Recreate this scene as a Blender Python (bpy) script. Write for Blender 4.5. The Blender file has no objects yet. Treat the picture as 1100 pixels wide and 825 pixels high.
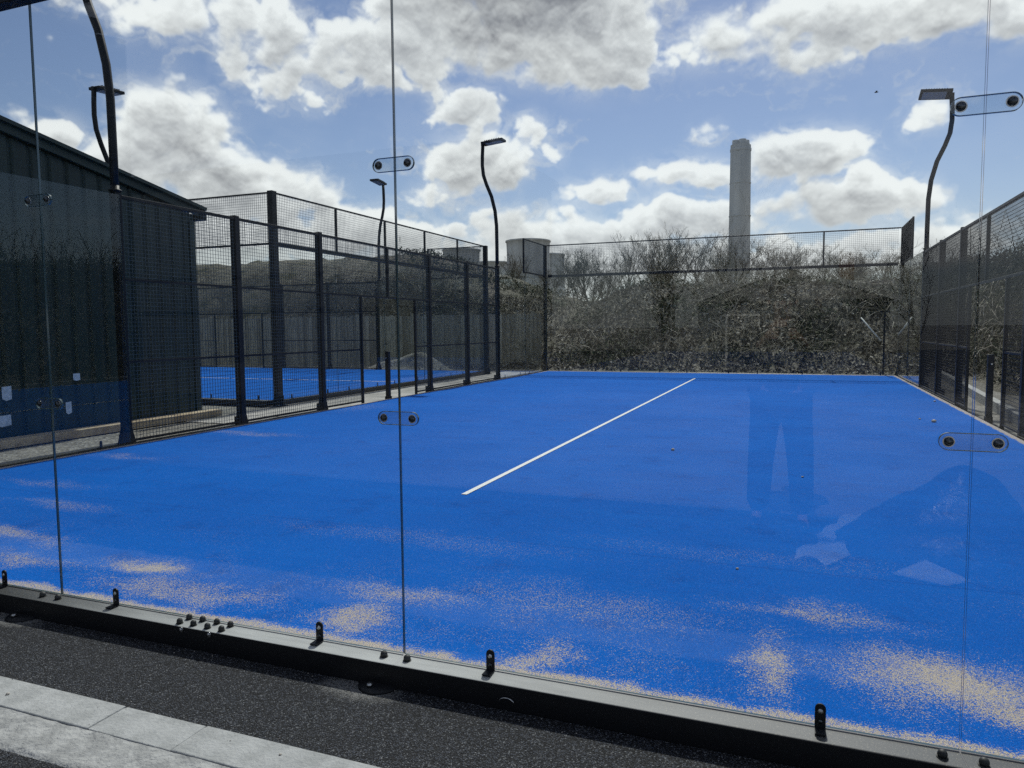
import bpy, bmesh, math, random
from mathutils import Vector, Matrix, Euler, noise as mnoise
R = math.radians
scn = bpy.context.scene
COL = scn.collection
random.seed(7)

# ------------------------------------------------------------------ materials
def nmat(name):
    m = bpy.data.materials.new(name); m.use_nodes = True
    nt = m.node_tree; nt.nodes.clear()
    return m, nt
class N:
    def __init__(s, nt): s.nt = nt
    def node(s, t, **kw):
        n = s.nt.nodes.new(t)
        for k, v in kw.items(): setattr(n, k, v)
        return n
    def put(s, sock, v):
        if v is None: return
        if isinstance(v, bpy.types.NodeSocket): s.nt.links.new(v, sock)
        else: sock.default_value = v
    def math(s, op, a, b=None, c=None, clamp=False):
        n = s.node('ShaderNodeMath', operation=op, use_clamp=clamp)
        s.put(n.inputs[0], a); s.put(n.inputs[1], b); s.put(n.inputs[2], c)
        return n.outputs[0]
    def vec(s, op, a, b=None):
        n = s.node('ShaderNodeVectorMath', operation=op)
        s.put(n.inputs[0], a); s.put(n.inputs[1], b)
        return n.outputs['Value'] if op in ('LENGTH', 'DOT_PRODUCT', 'DISTANCE') else n.outputs[0]
    def noise(s, v, scale, detail=4, rough=.55, lac=2.0, dist=0.0):
        n = s.node('ShaderNodeTexNoise'); s.put(n.inputs['Vector'], v)
        n.inputs['Scale'].default_value = scale; n.inputs['Detail'].default_value = detail
        n.inputs['Roughness'].default_value = rough; n.inputs['Lacunarity'].default_value = lac
        n.inputs['Distortion'].default_value = dist
        return n.outputs['Fac']
    def voro(s, v, scale, feature='F1', out='Distance'):
        n = s.node('ShaderNodeTexVoronoi', feature=feature); s.put(n.inputs['Vector'], v)
        n.inputs['Scale'].default_value = scale
        return n.outputs[out]
    def ramp(s, f, a, b, lo=0.0, hi=1.0, smooth=True):
        n = s.node('ShaderNodeMapRange'); n.interpolation_type = 'SMOOTHSTEP' if smooth else 'LINEAR'
        s.put(n.inputs[0], f); n.inputs[1].default_value = a; n.inputs[2].default_value = b
        n.inputs[3].default_value = lo; n.inputs[4].default_value = hi
        return n.outputs[0]
    def mix(s, f, a, b):
        n = s.node('ShaderNodeMix', data_type='RGBA')
        s.put(n.inputs[0], f)
        for i, v in ((6, a), (7, b)):
            if not isinstance(v, bpy.types.NodeSocket): v = (*v[:3], 1)
            s.put(n.inputs[i], v)
        return n.outputs[2]
    def pos(s): return s.node('ShaderNodeNewGeometry').outputs['Position']
    def objc(s): return s.node('ShaderNodeTexCoord').outputs['Object']
    def xyz(s, v):
        n = s.node('ShaderNodeSeparateXYZ'); s.put(n.inputs[0], v); return n.outputs
    def comb(s, x, y, z):
        n = s.node('ShaderNodeCombineXYZ'); s.put(n.inputs[0], x); s.put(n.inputs[1], y); s.put(n.inputs[2], z); return n.outputs[0]
    def bump(s, h, strength=.5, dist=.01):
        n = s.node('ShaderNodeBump'); n.inputs['Strength'].default_value = strength
        n.inputs['Distance'].default_value = dist; s.put(n.inputs['Height'], h); return n.outputs[0]
    def bsdf(s, col, rough=.6, metal=0.0, normal=None, spec=None):
        n = s.node('ShaderNodeBsdfPrincipled')
        s.put(n.inputs['Base Color'], col if isinstance(col, bpy.types.NodeSocket) else (*col[:3], 1))
        s.put(n.inputs['Roughness'], rough); s.put(n.inputs['Metallic'], metal)
        if normal is not None: s.put(n.inputs['Normal'], normal)
        if spec is not None: n.inputs['Specular IOR Level'].default_value = spec
        o = s.node('ShaderNodeOutputMaterial'); s.nt.links.new(n.outputs[0], o.inputs[0])
        return n

def simple(name, c1, c2, scale=6, rough=.6, metal=0, bump=0, bscale=60, bdist=.003, detail=5, lo=.35, hi=.65, spec=None):
    m, nt = nmat(name); n = N(nt); p = n.pos()
    f = n.ramp(n.noise(p, scale, detail), lo, hi)
    nor = n.bump(n.noise(p, bscale, 3), bump, bdist) if bump else None
    r = n.ramp(n.noise(p, scale * 2.3, 3), .3, .7, rough - .08, rough + .1)
    n.bsdf(n.mix(f, c1, c2), r, metal, nor, spec)
    return m

M = {}
M['black'] = simple('black_powder_coat', (.005, .006, .008), (.010, .012, .015), 9, .5, 0, .12, 300, .001, spec=.3)
M['blackbeam'] = simple('black_beam_dusty', (.020, .022, .025), (.050, .052, .052), 3.1, .38, 0, .15, 90, .001)
M['wire'] = simple('wire_coated', (.055, .080, .088), (.085, .115, .12), 9, .4)
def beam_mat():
    m, nt = nmat('pale_top_black_beam'); n = N(nt); p = n.pos()
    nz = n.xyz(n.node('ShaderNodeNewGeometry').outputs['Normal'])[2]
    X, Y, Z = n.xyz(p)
    d = n.math('MULTIPLY', n.ramp(nz, .5, .9), n.math('MULTIPLY', n.ramp(X, -4.0, -2.2, .12, 1.0), n.ramp(X, -1.7, .1, 1.0, .15)))  # upward faces paler, strongest over the middle stretch along x
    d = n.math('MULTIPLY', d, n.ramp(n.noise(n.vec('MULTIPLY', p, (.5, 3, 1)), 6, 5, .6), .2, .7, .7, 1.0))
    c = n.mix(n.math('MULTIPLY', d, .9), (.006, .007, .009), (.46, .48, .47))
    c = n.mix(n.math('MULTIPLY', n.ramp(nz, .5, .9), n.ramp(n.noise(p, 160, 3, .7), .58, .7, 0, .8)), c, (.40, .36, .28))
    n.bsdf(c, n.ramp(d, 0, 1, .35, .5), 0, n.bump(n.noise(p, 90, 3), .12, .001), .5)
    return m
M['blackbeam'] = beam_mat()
M['wire_dark'] = simple('wire_dark', (.006, .007, .009), (.012, .014, .017), 9, .5, spec=.2)
M['rubber'] = simple('rubber_cap', (.012, .014, .014), (.028, .032, .03), 40, .6)
M['steel'] = simple('steel_bolt', (.35, .36, .36), (.55, .56, .56), 60, .28, 1)
M['darksteel'] = simple('dark_bolt', (.05, .06, .07), (.10, .11, .12), 60, .22, 1)
M['kerb'] = simple('kerb_concrete', (.31, .32, .315), (.40, .41, .405), 11, .9, 0, .9, 70, .006, 9)
M['haunch'] = simple('rough_mortar', (.28, .285, .28), (.40, .405, .395), 13, .95, 0, 1.0, 45, .012, 9)
M['palepath'] = simple('pale_path', (.24, .24, .225), (.40, .39, .37), 1.3, .9, 0, .5, 60, .006, 8)
M['yard'] = simple('dark_tarmac', (.018, .019, .02), (.035, .036, .036), 2, .9, 0, .4, 60, .006, 6)
def yard_mat():
    m, nt = nmat('fading_pale_yard'); n = N(nt); p = n.pos()
    X, Y, Z = n.xyz(p)
    pale = n.mix(n.ramp(n.noise(p, .8, 6), .35, .65), (.24, .24, .23), (.38, .375, .36))
    xx = n.math('ADD', X, n.math('MULTIPLY_ADD', n.noise(p, .5, 5), 5.0, -2.5))
    f = n.math('MULTIPLY', n.ramp(xx, -9, -1.0), n.ramp(n.math('ADD', Y, n.math('MULTIPLY_ADD', n.noise(p, .7, 4), 4.0, -2.0)), -16.5, -12))  # pale centre fades to dark so its reflection has no hard edge
    n.bsdf(n.mix(f, (.028, .029, .03), pale), .9, 0, n.bump(n.noise(p, 60, 4), .4, .006))
    return m
M['yardpale'] = yard_mat()
M['concrete_far'] = simple('tower_concrete', (.20, .20, .195), (.27, .27, .26), .03, .9)
M['timber'] = simple('timber_edge', (.36, .28, .18), (.52, .43, .30), 7, .8, 0, .3, 60, .003)
M['paper'] = simple('paper_scrap', (.42, .45, .42), (.6, .62, .58), 30, .7)
M['wh'] = simple('grey_cladding', (.035, .042, .046), (.06, .068, .072), 2, .7)
M['white'] = simple('white_render', (.6, .62, .6), (.75, .76, .74), 3, .7)
M['brown'] = simple('brown_tile', (.10, .07, .055), (.17, .12, .09), 6, .8)
M['brick'] = simple('brick', (.22, .12, .08), (.32, .2, .14), 14, .85)
M['stem'] = simple('bark_stem', (.055, .045, .034), (.13, .11, .085), 2.2, .9)
M['tarp'] = simple('black_sheet', (.010, .011, .013), (.02, .02, .022), 8, .35, 0, .4, 14, .03)
M['cloth'] = simple('dark_cloth', (.012, .014, .02), (.025, .028, .035), 20, .9)
M['skin'] = simple('skin', (.42, .26, .19), (.5, .32, .24), 9, .5)
M['hair'] = simple('hair', (.02, .014, .01), (.05, .035, .025), 60, .6)
M['phone'] = simple('phone_shell', (.01, .01, .012), (.02, .02, .022), 6, .25)
M['lens'] = simple('lamp_lens', (.25, .27, .28), (.35, .37, .38), 40, .2)
M['stone'] = simple('pebble_stone', (.25, .23, .2), (.45, .42, .38), 30, .8)
M['bird'] = simple('bird_feather', (.02, .02, .02), (.04, .04, .04), 30, .8)

def make_glass(name, f0=.035, tint=(.955, .975, .97), rough=0.0, dust=.003):
    m, nt = nmat(name); n = N(nt)
    lw = n.node('ShaderNodeLayerWeight'); lw.inputs['Blend'].default_value = .5
    f5 = n.math('POWER', lw.outputs['Facing'], 5.0)
    F = n.math('MULTIPLY_ADD', f5, 1 - f0, f0, True)
    t = n.node('ShaderNodeBsdfTransparent'); t.inputs[0].default_value = (*tint, 1)
    g = n.node('ShaderNodeBsdfGlossy'); g.inputs['Roughness'].default_value = rough
    mx = n.node('ShaderNodeMixShader'); n.put(mx.inputs[0], F)
    nt.links.new(t.outputs[0], mx.inputs[1]); nt.links.new(g.outputs[0], mx.inputs[2])
    p = n.pos()
    d = n.node('ShaderNodeBsdfDiffuse'); d.inputs[0].default_value = (.6, .62, .6, 1)
    smear = n.ramp(n.noise(n.vec('MULTIPLY', p, (1, 1, .35)), 2.2, 6, .6), .45, .8, 0, 1)
    spots = n.ramp(n.noise(p, 90, 2), .68, .74, 0, 1)
    df = n.math('ADD', n.math('MULTIPLY_ADD', smear, dust, dust * .25), n.math('MULTIPLY', spots, dust * 1.2))
    m2 = n.node('ShaderNodeMixShader'); n.put(m2.inputs[0], df)
    nt.links.new(mx.outputs[0], m2.inputs[1]); nt.links.new(d.outputs[0], m2.inputs[2])
    o = n.node('ShaderNodeOutputMaterial'); nt.links.new(m2.outputs[0], o.inputs[0])
    return m
M['glass'] = make_glass('tempered_glass')
M['glass_far'] = make_glass('tempered_glass_far', .014, (.96, .975, .97), 0, .002)
M['plate'] = make_glass('clear_plate', .045, (.88, .91, .93), .03, .03)
def glass_edge():
    m, nt = nmat('glass_edge'); n = N(nt)
    n.bsdf((.05, .085, .09), .08, 0, None, 1.0); return m
M['edge'] = glass_edge()

def turf(name, near=True):
    m, nt = nmat(name); n = N(nt); p = n.pos()
    base = n.mix(n.ramp(n.noise(p, .55, 5), .35, .65), (.0003, .074, .345), (.0007, .100, .43))
    base = n.mix(n.ramp(n.noise(p, 7, 4, .6), .3, .7, 0, .3), base, (.0015, .082, .43))
    fine = n.noise(p, 330, 2, .6)
    base = n.mix(n.ramp(fine, .40, .60, 0, .75), base, (.005, .145, .60))
    # worn tufts at middle distance
    base = n.mix(n.ramp(n.noise(p, 60, 3, .7), .52, .7, 0, .35), base, (.010, .155, .58))
    base = n.mix(n.ramp(n.noise(n.vec('MULTIPLY', p, (.35, 2.2, 1)), 1.6, 5, .6), .45, .75, 0, .35), base, (.004, .14, .56))
    base = n.mix(n.ramp(n.noise(n.vec('MULTIPLY', p, (1, 1, 1)), 2.7, 6, .68), .52, .72, 0, .45), base, (.0008, .06, .30))
    tr = n.ramp(n.math('ABSOLUTE', n.math('SUBTRACT', n.math('FRACT', n.math('MULTIPLY_ADD', n.xyz(p)[1], .25, .07)), .5)), 0.0, .0035, .35, 0)
    base = n.mix(tr, base, (.0008, .05, .26))
    col = base
    if near:
        xy = n.vec('MULTIPLY', p, (1, 1, 0))
        warp = n.node('ShaderNodeTexNoise'); n.put(warp.inputs['Vector'], p)
        warp.inputs['Scale'].default_value = 2.6; warp.inputs['Detail'].default_value = 4
        wv = n.vec('MULTIPLY', n.vec('SUBTRACT', warp.outputs['Color'], (.5, .5, .5)), (.5, .5, 0))
        q = n.vec('ADD', xy, wv)
        blobs = [(-3.5, .50, .26, .10, 1.0), (-4.3, .40, .4, .10, .5), (-2.95, .27, .5, .10, .7), (-5.1, .72, .5, .10, .75), (-5.5, 1.45, .5, .08, .45),
                 (-1.95, .33, .17, .17, 1.05), (-1.88, .66, .30, .13, .75), (-.98, .22, .14, .11, .95), (-1.0, .84, .55, .2, .45),
                 (-.08, .46, .10, .24, .95), (.55, .55, .30, .24, 1.15), (.85, .36, .35, .14, 1.1), (1.5, .5, .6, .2, .9), (.12, 1.12, .35, .11, .62), (-6.4, 2.0, .5, .09, .4),
                 (-6.9, 5.2, .7, .14, .5), (-6.3, .9, .5, .15, .6), (-2.3, 1.6, .9, .12, .28), (1.6, 1.5, .5, .2, .3), (-.3, 1.9, .9, .12, .2), (-6.9, 3.3, .45, .1, .45), (-7.2, 8.5, .3, .5, .3)]
        mask = None
        for (x, y, a, b, s_) in blobs:
            d = n.vec('MULTIPLY', n.vec('SUBTRACT', q, (x, y, 0)), (1 / a, 1 / b, 0))
            e = n.ramp(n.vec('LENGTH', d), .1, 2.0, s_ * .80, 0)
            mask = e if mask is None else n.math('MAXIMUM', mask, e)
        X, Y, Z = n.xyz(p)
        wob = n.math('MULTIPLY_ADD', n.noise(p, 5, 4), .16, -.08)
        yy = n.math('ADD', Y, wob)
        strip = n.ramp(yy, .05, .13, .92, 0)
        far = n.ramp(n.math('ADD', Y, n.math('MULTIPLY', wob, 2.0)), 19.72, 19.9, 0, 1.0)
        lft = n.ramp(n.math('ADD', X, n.math('MULTIPLY', wob, .6)), -7.52, -7.47, 1.0, 0)
        rgt = n.ramp(n.math('ADD', X, n.math('MULTIPLY', wob, .5)), 2.42, 2.47, 0, 1.0)
        for t_ in (strip, far, lft, rgt): mask = n.math('MAXIMUM', mask, t_)
        # diffuse broad dusting in the near third
        dust = n.math('MULTIPLY', n.ramp(Y, .2, 1.8, .20, 0.0), n.ramp(n.noise(p, 1.4, 4), .42, .7))
        mask = n.math('ADD', n.math('MULTIPLY', mask, .93), dust)
        grain = n.noise(p, 190, 2, .7)
        g2 = n.noise(p, 42, 3, .6)
        thr = n.math('ADD', n.math('MULTIPLY', grain, .86), n.math('MULTIPLY', g2, .14))
        thr = n.ramp(thr, .36, .64, 0.04, 1.0, False)
        m_ = n.ramp(n.math('SUBTRACT', n.math('MULTIPLY', mask, .88), thr), -.12, .14)
        sand = n.mix(n.ramp(n.noise(p, 260, 2), .35, .65), (.30, .245, .17), (.66, .58, .44))
        col = n.mix(n.math('MULTIPLY', m_, .9), base, sand)
        # sparse loose grains everywhere
        sp = n.ramp(n.noise(p, 120, 1, .5), .76, .80, 0, .5)
        col = n.mix(sp, col, (.30, .36, .52))
    nor = n.bump(n.noise(p, 200, 3, .7), .8, .008)
    n.bsdf(col, .9, 0, nor, .05)
    return m
M['turf'] = turf('blue_turf'); M['turf2'] = turf('blue_turf_plain', False)

def line_mat():
    m, nt = nmat('white_turf_line'); n = N(nt); p = n.pos()
    n.bsdf(n.mix(n.ramp(n.noise(p, 110, 3, .7), .60, .74, 0, .7), (.74, .75, .73), (.25, .36, .6)), .85, 0, n.bump(n.noise(p, 230, 3), .4, .004), .1)
    return m
M['line'] = line_mat()

def tarmac():
    m, nt = nmat('rubber_tarmac'); n = N(nt); p = n.pos()
    v = n.voro(p, 165, 'F1', 'Color'); vx = n.xyz(v)
    d = n.voro(p, 165)
    c = n.mix(n.ramp(vx[0], .35, .95, 0, 1, True), (.004, .0055, .0085), (.07, .080, .10))
    c = n.mix(n.ramp(vx[1], .84, 1.0), c, (.20, .21, .22))
    c = n.mix(n.ramp(n.noise(p, 3.0, 5), .5, .7, 0, .35), c, (.035, .037, .04))
    c = n.mix(n.ramp(d, .35, .7), c, (.004, .004, .005))
    # mortar dust rings round the levelling feet
    for (x, y) in ((-3.72, -.13), (-1.64, -.15)):
        q = n.vec('MULTIPLY', n.vec('SUBTRACT', p, (x, y, 0)), (1 / .2, 1 / .09, 0))
        e = n.ramp(n.math('ADD', n.vec('LENGTH', q), n.math('MULTIPLY_ADD', n.noise(p, 22, 4), .9, -.45)), .5, 1.15, .6, 0)
        c = n.mix(n.math('MULTIPLY', e, n.ramp(vx[2], .1, .6, .2, 1)), c, (.28, .28, .27))
    nor = n.bump(n.math('ADD', n.math('MULTIPLY', d, -1.0), n.math('MULTIPLY', n.noise(p, 40, 3), .5)), 1.0, .006)
    n.bsdf(c, .75, 0, nor, .35)
    return m
M['tarmac'] = tarmac()

def ground_mat():
    m, nt = nmat('gravel_ground'); n = N(nt); p = n.pos()
    v = n.xyz(n.voro(p, 28, 'F1', 'Color'))
    c = n.mix(n.ramp(n.noise(p, .8, 6), .35, .65), (.13, .125, .11), (.25, .24, .22))
    c = n.mix(n.ramp(v[0], .5, 1, 0, .6), c, (.4, .4, .38))
    c = n.mix(n.ramp(v[1], .6, 1, 0, .6), c, (.05, .048, .042))
    n.bsdf(c, .95, 0, n.bump(n.voro(p, 28), .8, .02), .1)
    return m
M['ground'] = ground_mat()

def bank_mat():
    m, nt = nmat('bank_earth'); n = N(nt); p = n.pos()
    c = n.mix(n.ramp(n.noise(p, .45, 5, .6), .38, .62), (.15, .135, .11), (.31, .29, .24))
    c = n.mix(n.ramp(n.noise(p, 3.5, 6, .7), .42, .6), c, (.29, .27, .22))
    c = n.mix(n.ramp(n.noise(p, 9, 5, .75), .52, .64), c, (.48, .46, .40))
    c = n.mix(n.ramp(n.noise(p, 1.0, 4), .52, .66, 0, .6), c, (.07, .08, .04))
    c = n.mix(n.ramp(n.noise(p, 14, 3, .7), .55, .66, 0, .9), c, (.012, .010, .008))
    n.bsdf(c, .95, 0, n.bump(n.noise(p, 7, 7, .75), 1.0, .25), .1)
    return m
M['bank'] = bank_mat()

def speck(name, cols, scale):
    m, nt = nmat(name); n = N(nt); p = n.pos()
    v = n.xyz(n.voro(p, scale, 'F1', 'Color'))
    c = n.mix(n.ramp(v[0], .3, .7), cols[0], cols[1])
    for i, cc in enumerate(cols[2:]):
        c = n.mix(n.ramp(v[1 + i % 2], .70 - .05 * i, .85), c, cc)
    big = n.noise(n.vec('MULTIPLY', p, (.7, .7, 1.6)), .55, 4, .6)
    c = n.mix(n.ramp(big, .36, .60, .55, 0), c, cols[-1] if name != 'ivy_leaves' else (.012, .018, .008))
    b = n.bsdf(c, .75, 0, None, .2)
    return m
M['litter'] = speck('dead_leaf_litter', [(.16, .14, .11), (.30, .27, .22), (.50, .48, .43), (.085, .072, .05)], 9)
M['ivy'] = speck('ivy_leaves', [(.022, .032, .014), (.055, .07, .028), (.13, .12, .07), (.08, .10, .05)], 7)
M['bramble'] = speck('bramble_stems', [(.15, .13, .10), (.28, .25, .20), (.50, .47, .41), (.09, .09, .055)], 3)
M['twigs'] = speck('bare_twigs', [(.09, .072, .05), (.15, .125, .085), (.22, .18, .125), (.07, .075, .035)], .6)

def shed_mat():
    m, nt = nmat('dark_green_cladding'); n = N(nt); p = n.pos()
    c = n.mix(n.ramp(n.noise(n.vec('MULTIPLY', p, (1, 1, .12)), 4, 5), .3, .7), (.006, .021, .020), (.011, .032, .029))
    c = n.mix(n.ramp(n.noise(n.vec('MULTIPLY', p, (6, 6, .8)), 2, 4), .6, .75, 0, .35), c, (.035, .045, .045))
    n.bsdf(c, .45, 0, n.bump(n.noise(p, 40, 3), .1, .002), .4)
    return m
M['shed'] = shed_mat()

def board_mat():
    m, nt = nmat('weathered_boards'); n = N(nt); p = n.pos()
    X, Y, Z = n.xyz(p)
    cell = n.math('FLOOR', n.math('MULTIPLY', X, 1 / .15))
    wn = n.node('ShaderNodeTexWhiteNoise', noise_dimensions='1D'); n.put(wn.inputs['W'], cell)
    c = n.mix(wn.outputs[0], (.28, .25, .19), (.55, .51, .40))
    c = n.mix(n.ramp(n.noise(n.vec('MULTIPLY', p, (9, 9, .7)), 3, 5), .4, .7, 0, .6), c, (.12, .105, .08))
    n.bsdf(c, .9, 0, n.bump(n.noise(n.vec('MULTIPLY', p, (30, 30, 1)), 3, 4), .4, .01), .1)
    return m
M['boards'] = board_mat()

def streak_conc():
    m, nt = nmat('streaked_concrete'); n = N(nt); o = n.pos()
    c = n.mix(n.ramp(n.noise(n.vec('MULTIPLY', o, (1, 1, .06)), .12, 6, .6), .35, .65), (.42, .425, .405), (.56, .565, .54))  # concrete tones lightened to stand in for distance haze
    c = n.mix(n.ramp(n.noise(o, .02, 4), .4, .6, 0, .4), c, (.34, .34, .33))
    n.bsdf(c, .95, 0, None, .1)
    return m
M['tower'] = streak_conc()

# ------------------------------------------------------------------ geometry helpers
class MB:
    def __init__(s): s.v = []; s.f = []; s.sm = []
    def add(s, vs, fs, smooth=False):
        b = len(s.v); s.v += [tuple(v) for v in vs]
        s.f += [tuple(b + i for i in f) for f in fs]; s.sm += [smooth] * len(fs)
        return s
    def box(s, c, d, rot=None):
        x, y, z = d[0] / 2, d[1] / 2, d[2] / 2
        vs = [Vector((i * x, j * y, k * z)) for k in (-1, 1) for j in (-1, 1) for i in (-1, 1)]
        if rot is not None: vs = [rot @ v for v in vs]
        vs = [v + Vector(c) for v in vs]
        return s.add(vs, [(0, 2, 3, 1), (4, 5, 7, 6), (0, 1, 5, 4), (2, 6, 7, 3), (0, 4, 6, 2), (1, 3, 7, 5)])
    def b2(s, a, b):
        return s.box([(p + q) / 2 for p, q in zip(a, b)], [abs(q - p) for p, q in zip(a, b)])
    def tube(s, pts, rad, n=8, caps=True, smooth=True):
        pts = [Vector(p) for p in pts]
        if not hasattr(rad, '__len__'): rad = [rad] * len(pts)
        base = len(s.v); prev = None
        for i, p in enumerate(pts):
            t = (pts[min(i + 1, len(pts) - 1)] - pts[max(i - 1, 0)]).normalized()
            if prev is None:
                a = t.orthogonal().normalized()
            else:
                a = (prev - t * prev.dot(t))
                a = a.normalized() if a.length > 1e-6 else t.orthogonal().normalized()
            prev = a; b = t.cross(a)
            for k in range(n):
                an = 2 * math.pi * k / n
                s.v.append(tuple(p + (a * math.cos(an) + b * math.sin(an)) * rad[i]))
        for i in range(len(pts) - 1):
            for k in range(n):
                s.f.append((base + i * n + k, base + i * n + (k + 1) % n, base + (i + 1) * n + (k + 1) % n, base + (i + 1) * n + k)); s.sm.append(smooth)
        if caps:
            s.f.append(tuple(base + k for k in range(n))[::-1]); s.sm.append(False)
            e = base + (len(pts) - 1) * n
            s.f.append(tuple(e + k for k in range(n))); s.sm.append(False)
        return s
    def lathe(s, prof, n=24, M_=None, smooth=True):
        base = len(s.v)
        for (r, z) in prof:
            for k in range(n):
                an = 2 * math.pi * k / n; v = Vector((r * math.cos(an), r * math.sin(an), z))
                s.v.append(tuple(M_ @ v if M_ is not None else v))
        for i in range(len(prof) - 1):
            for k in range(n):
                s.f.append((base + i * n + k, base + i * n + (k + 1) % n, base + (i + 1) * n + (k + 1) % n, base + (i + 1) * n + k)); s.sm.append(smooth)
        s.f.append(tuple(base + k for k in range(n))[::-1]); s.sm.append(False)
        e = base + (len(prof) - 1) * n
        s.f.append(tuple(e + k for k in range(n))); s.sm.append(False)
        return s
    def build(s, name, mat, parent=None, bevel=0, seg=2):
        me = bpy.data.meshes.new(name); me.from_pydata(s.v, [], s.f)
        me.polygons.foreach_set('use_smooth', s.sm); me.update()
        me.materials.append(mat)
        o = bpy.data.objects.new(name, me); COL.objects.link(o)
        if parent is not None: o.parent = parent
        if bevel:
            b = o.modifiers.new('b', 'BEVEL'); b.width = bevel; b.segments = seg; b.limit_method = 'ANGLE'; b.angle_limit = R(40)
        return o
def tag(o, label=None, cat=None, group=None, kind=None):
    if label: o['label'] = label
    if cat: o['category'] = cat
    if group: o['group'] = group
    if kind: o['kind'] = kind
    return o
def thing(name, label, cat, loc=(0, 0, 0), rz=0, group=None):
    o = bpy.data.objects.new(name, None); COL.objects.link(o)
    o.location = loc; o.rotation_euler = (0, 0, rz); o.empty_display_size = .2
    return tag(o, label, cat, group)
def copy_tree(o, parent=None):
    c = o.copy(); COL.objects.link(c)
    if parent is not None: c.parent = parent
    for ch in list(o.children): copy_tree(ch, c)
    return c
def struct(o): o['kind'] = 'structure'; return o

# ------------------------------------------------------------------ setting
def sheet(name, x0, x1, y0, y1, z, mat):
    return struct(MB().add([(x0, y0, z), (x1, y0, z), (x1, y1, z), (x0, y1, z)], [(0, 1, 2, 3)]).build(name, mat))
sheet('ground', -4000, 4000, -4000, 4000, -.125, M['ground'])
sheet('court_turf', -7.57, 2.52, .012, 19.97, -.008, M['turf'])
sheet('neighbouring_court_turf', -29.4, -9.58, 9.15, 19.35, -.008, M['turf2'])
sheet('centre_line', -2.58, -2.53, 2.84, 17.5, -.003, M['line'])
nl = sheet('neighbouring_court_lines', -16.55, -16.5, 9.2, 19.3, -.003, M['line'])
sheet('neighbouring_centre_line', -16.55, -9.9, 14.22, 14.27, -.0028, M['line'])
sheet('tarmac_strip', -14, 9, -.605, -.02, -.1, M['tarmac'])
sheet('tarmac_path', -14, 9, -3.4, -.93, -.105, M['tarmac'])
sheet('tarmac_yard', -60, 60, -48, -3.4, -.116, M['yard'])
sheet('concrete_yard', -14, 12, -18, -3.45, -.108, M['yardpale'])
sheet('concrete_strip_between_courts', -9.35, -7.75, 6.6, 21, -.112, M['palepath'])
sheet('concrete_apron', -9.4, -7.75, 7.6, 21, -.108, M['palepath'])

# kerb: stones butted end to end, with rough concrete haunching behind
kb = MB(); random.seed(3)
x = -2.40 - .915 * 10
while x < 6:
    w = .40 if abs(x + 2.40) < .01 else .915
    # a joint falls near x=-2.42 and one near x=-1.95
    kb.b2((x + .003, -.770, -.3), (x + w - .003, -.600 + random.uniform(-.002, .002), -.088 + random.uniform(-.002, .002)))
    x += w
kb.b2((-11.4, -.766, -.3), (6, -.606, -.0925))
struct(kb.build('kerb', M['kerb'], None, .004))
def rough_strip():
    mb = MB(); nx, ny = 560, 9; x0, x1 = -11, 6
    for i in range(nx + 1):
        xx = x0 + (x1 - x0) * i / nx
        for j in range(ny + 1):
            t = j / ny
            edge = -.965 + .03 * mnoise.noise(Vector((xx * 3, 1, 0))) + .02 * mnoise.noise(Vector((xx * 11, 4, 0)))
            yy = -.772 + (edge + .772) * t
            zz = -.092 - .006 * t - (.02 if j == ny else 0) + .006 * mnoise.noise(Vector((xx * 9, yy * 14, 0))) + .003 * mnoise.noise(Vector((xx * 30, yy * 40, 3)))
            mb.v.append((xx, yy, zz))
    for i in range(nx):
        for j in range(ny):
            a = i * (ny + 1) + j; mb.f.append((a, a + 1, a + ny + 2, a + ny + 1)); mb.sm.append(True)
    return mb.build('kerb_haunching', M['haunch'])
struct(rough_strip())

def smooth(t): t = max(0, min(1, t)); return t * t * (3 - 2 * t)
def H(x, y):
    yy = max(0, y - (21.3 if x > -9 else 23.2 - 1.9 * smooth((x + 16) / 7)))
    xx = max(0, x - 4.1 - .02 * max(0, y - 10))
    xl = max(0, -34 - x)
    d = math.sqrt(yy * yy + (xx * 2.6) ** 2 + xl * xl)
    crest = 3.15 + 2.05 * smooth((-11.5 - x) / 7) - .8 * smooth(1 - abs(x + 9.5) / 3.0)
    h = crest * smooth(d / (8.5 if x > -9 else 7.0)) 
    amp = min(1, d / 1.5)
    h += amp * ((.38 if x > -12 else .38 - .28 * smooth((-12 - x) / 3)) * mnoise.noise(Vector((x * .33, y * .33, 0))) + .20 * mnoise.noise(Vector((x * 1.1, y * 1.1, 5))) + .09 * mnoise.noise(Vector((x * 3.1, y * 3.1, 9))))
    back = smooth((y - 34) / 26)
    h = h * (1 - .35 * back)
    return h - .13
def terrain():
    mb = MB(); xs = []
    x = -60
    while x < 45: xs.append(x); x += .28 if -32 < x < 14 else 1.2
    ys = []; y = 8.0
    while y < 110: ys.append(y); y += .28 if y < 36 else 1.6
    n_ = len(ys)
    for x in xs:
        for y in ys: mb.v.append((x, y, H(x, y)))
    for i in range(len(xs) - 1):
        for j in range(n_ - 1):
            if ys[j] < 20.9 and xs[i] < 3.8 and xs[i] > -33: continue
            a = i * n_ + j; mb.f.append((a, a + n_, a + n_ + 1, a + 1)); mb.sm.append(True)
    return mb.build('earth_bank', M['bank'])
struct(terrain())

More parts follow.
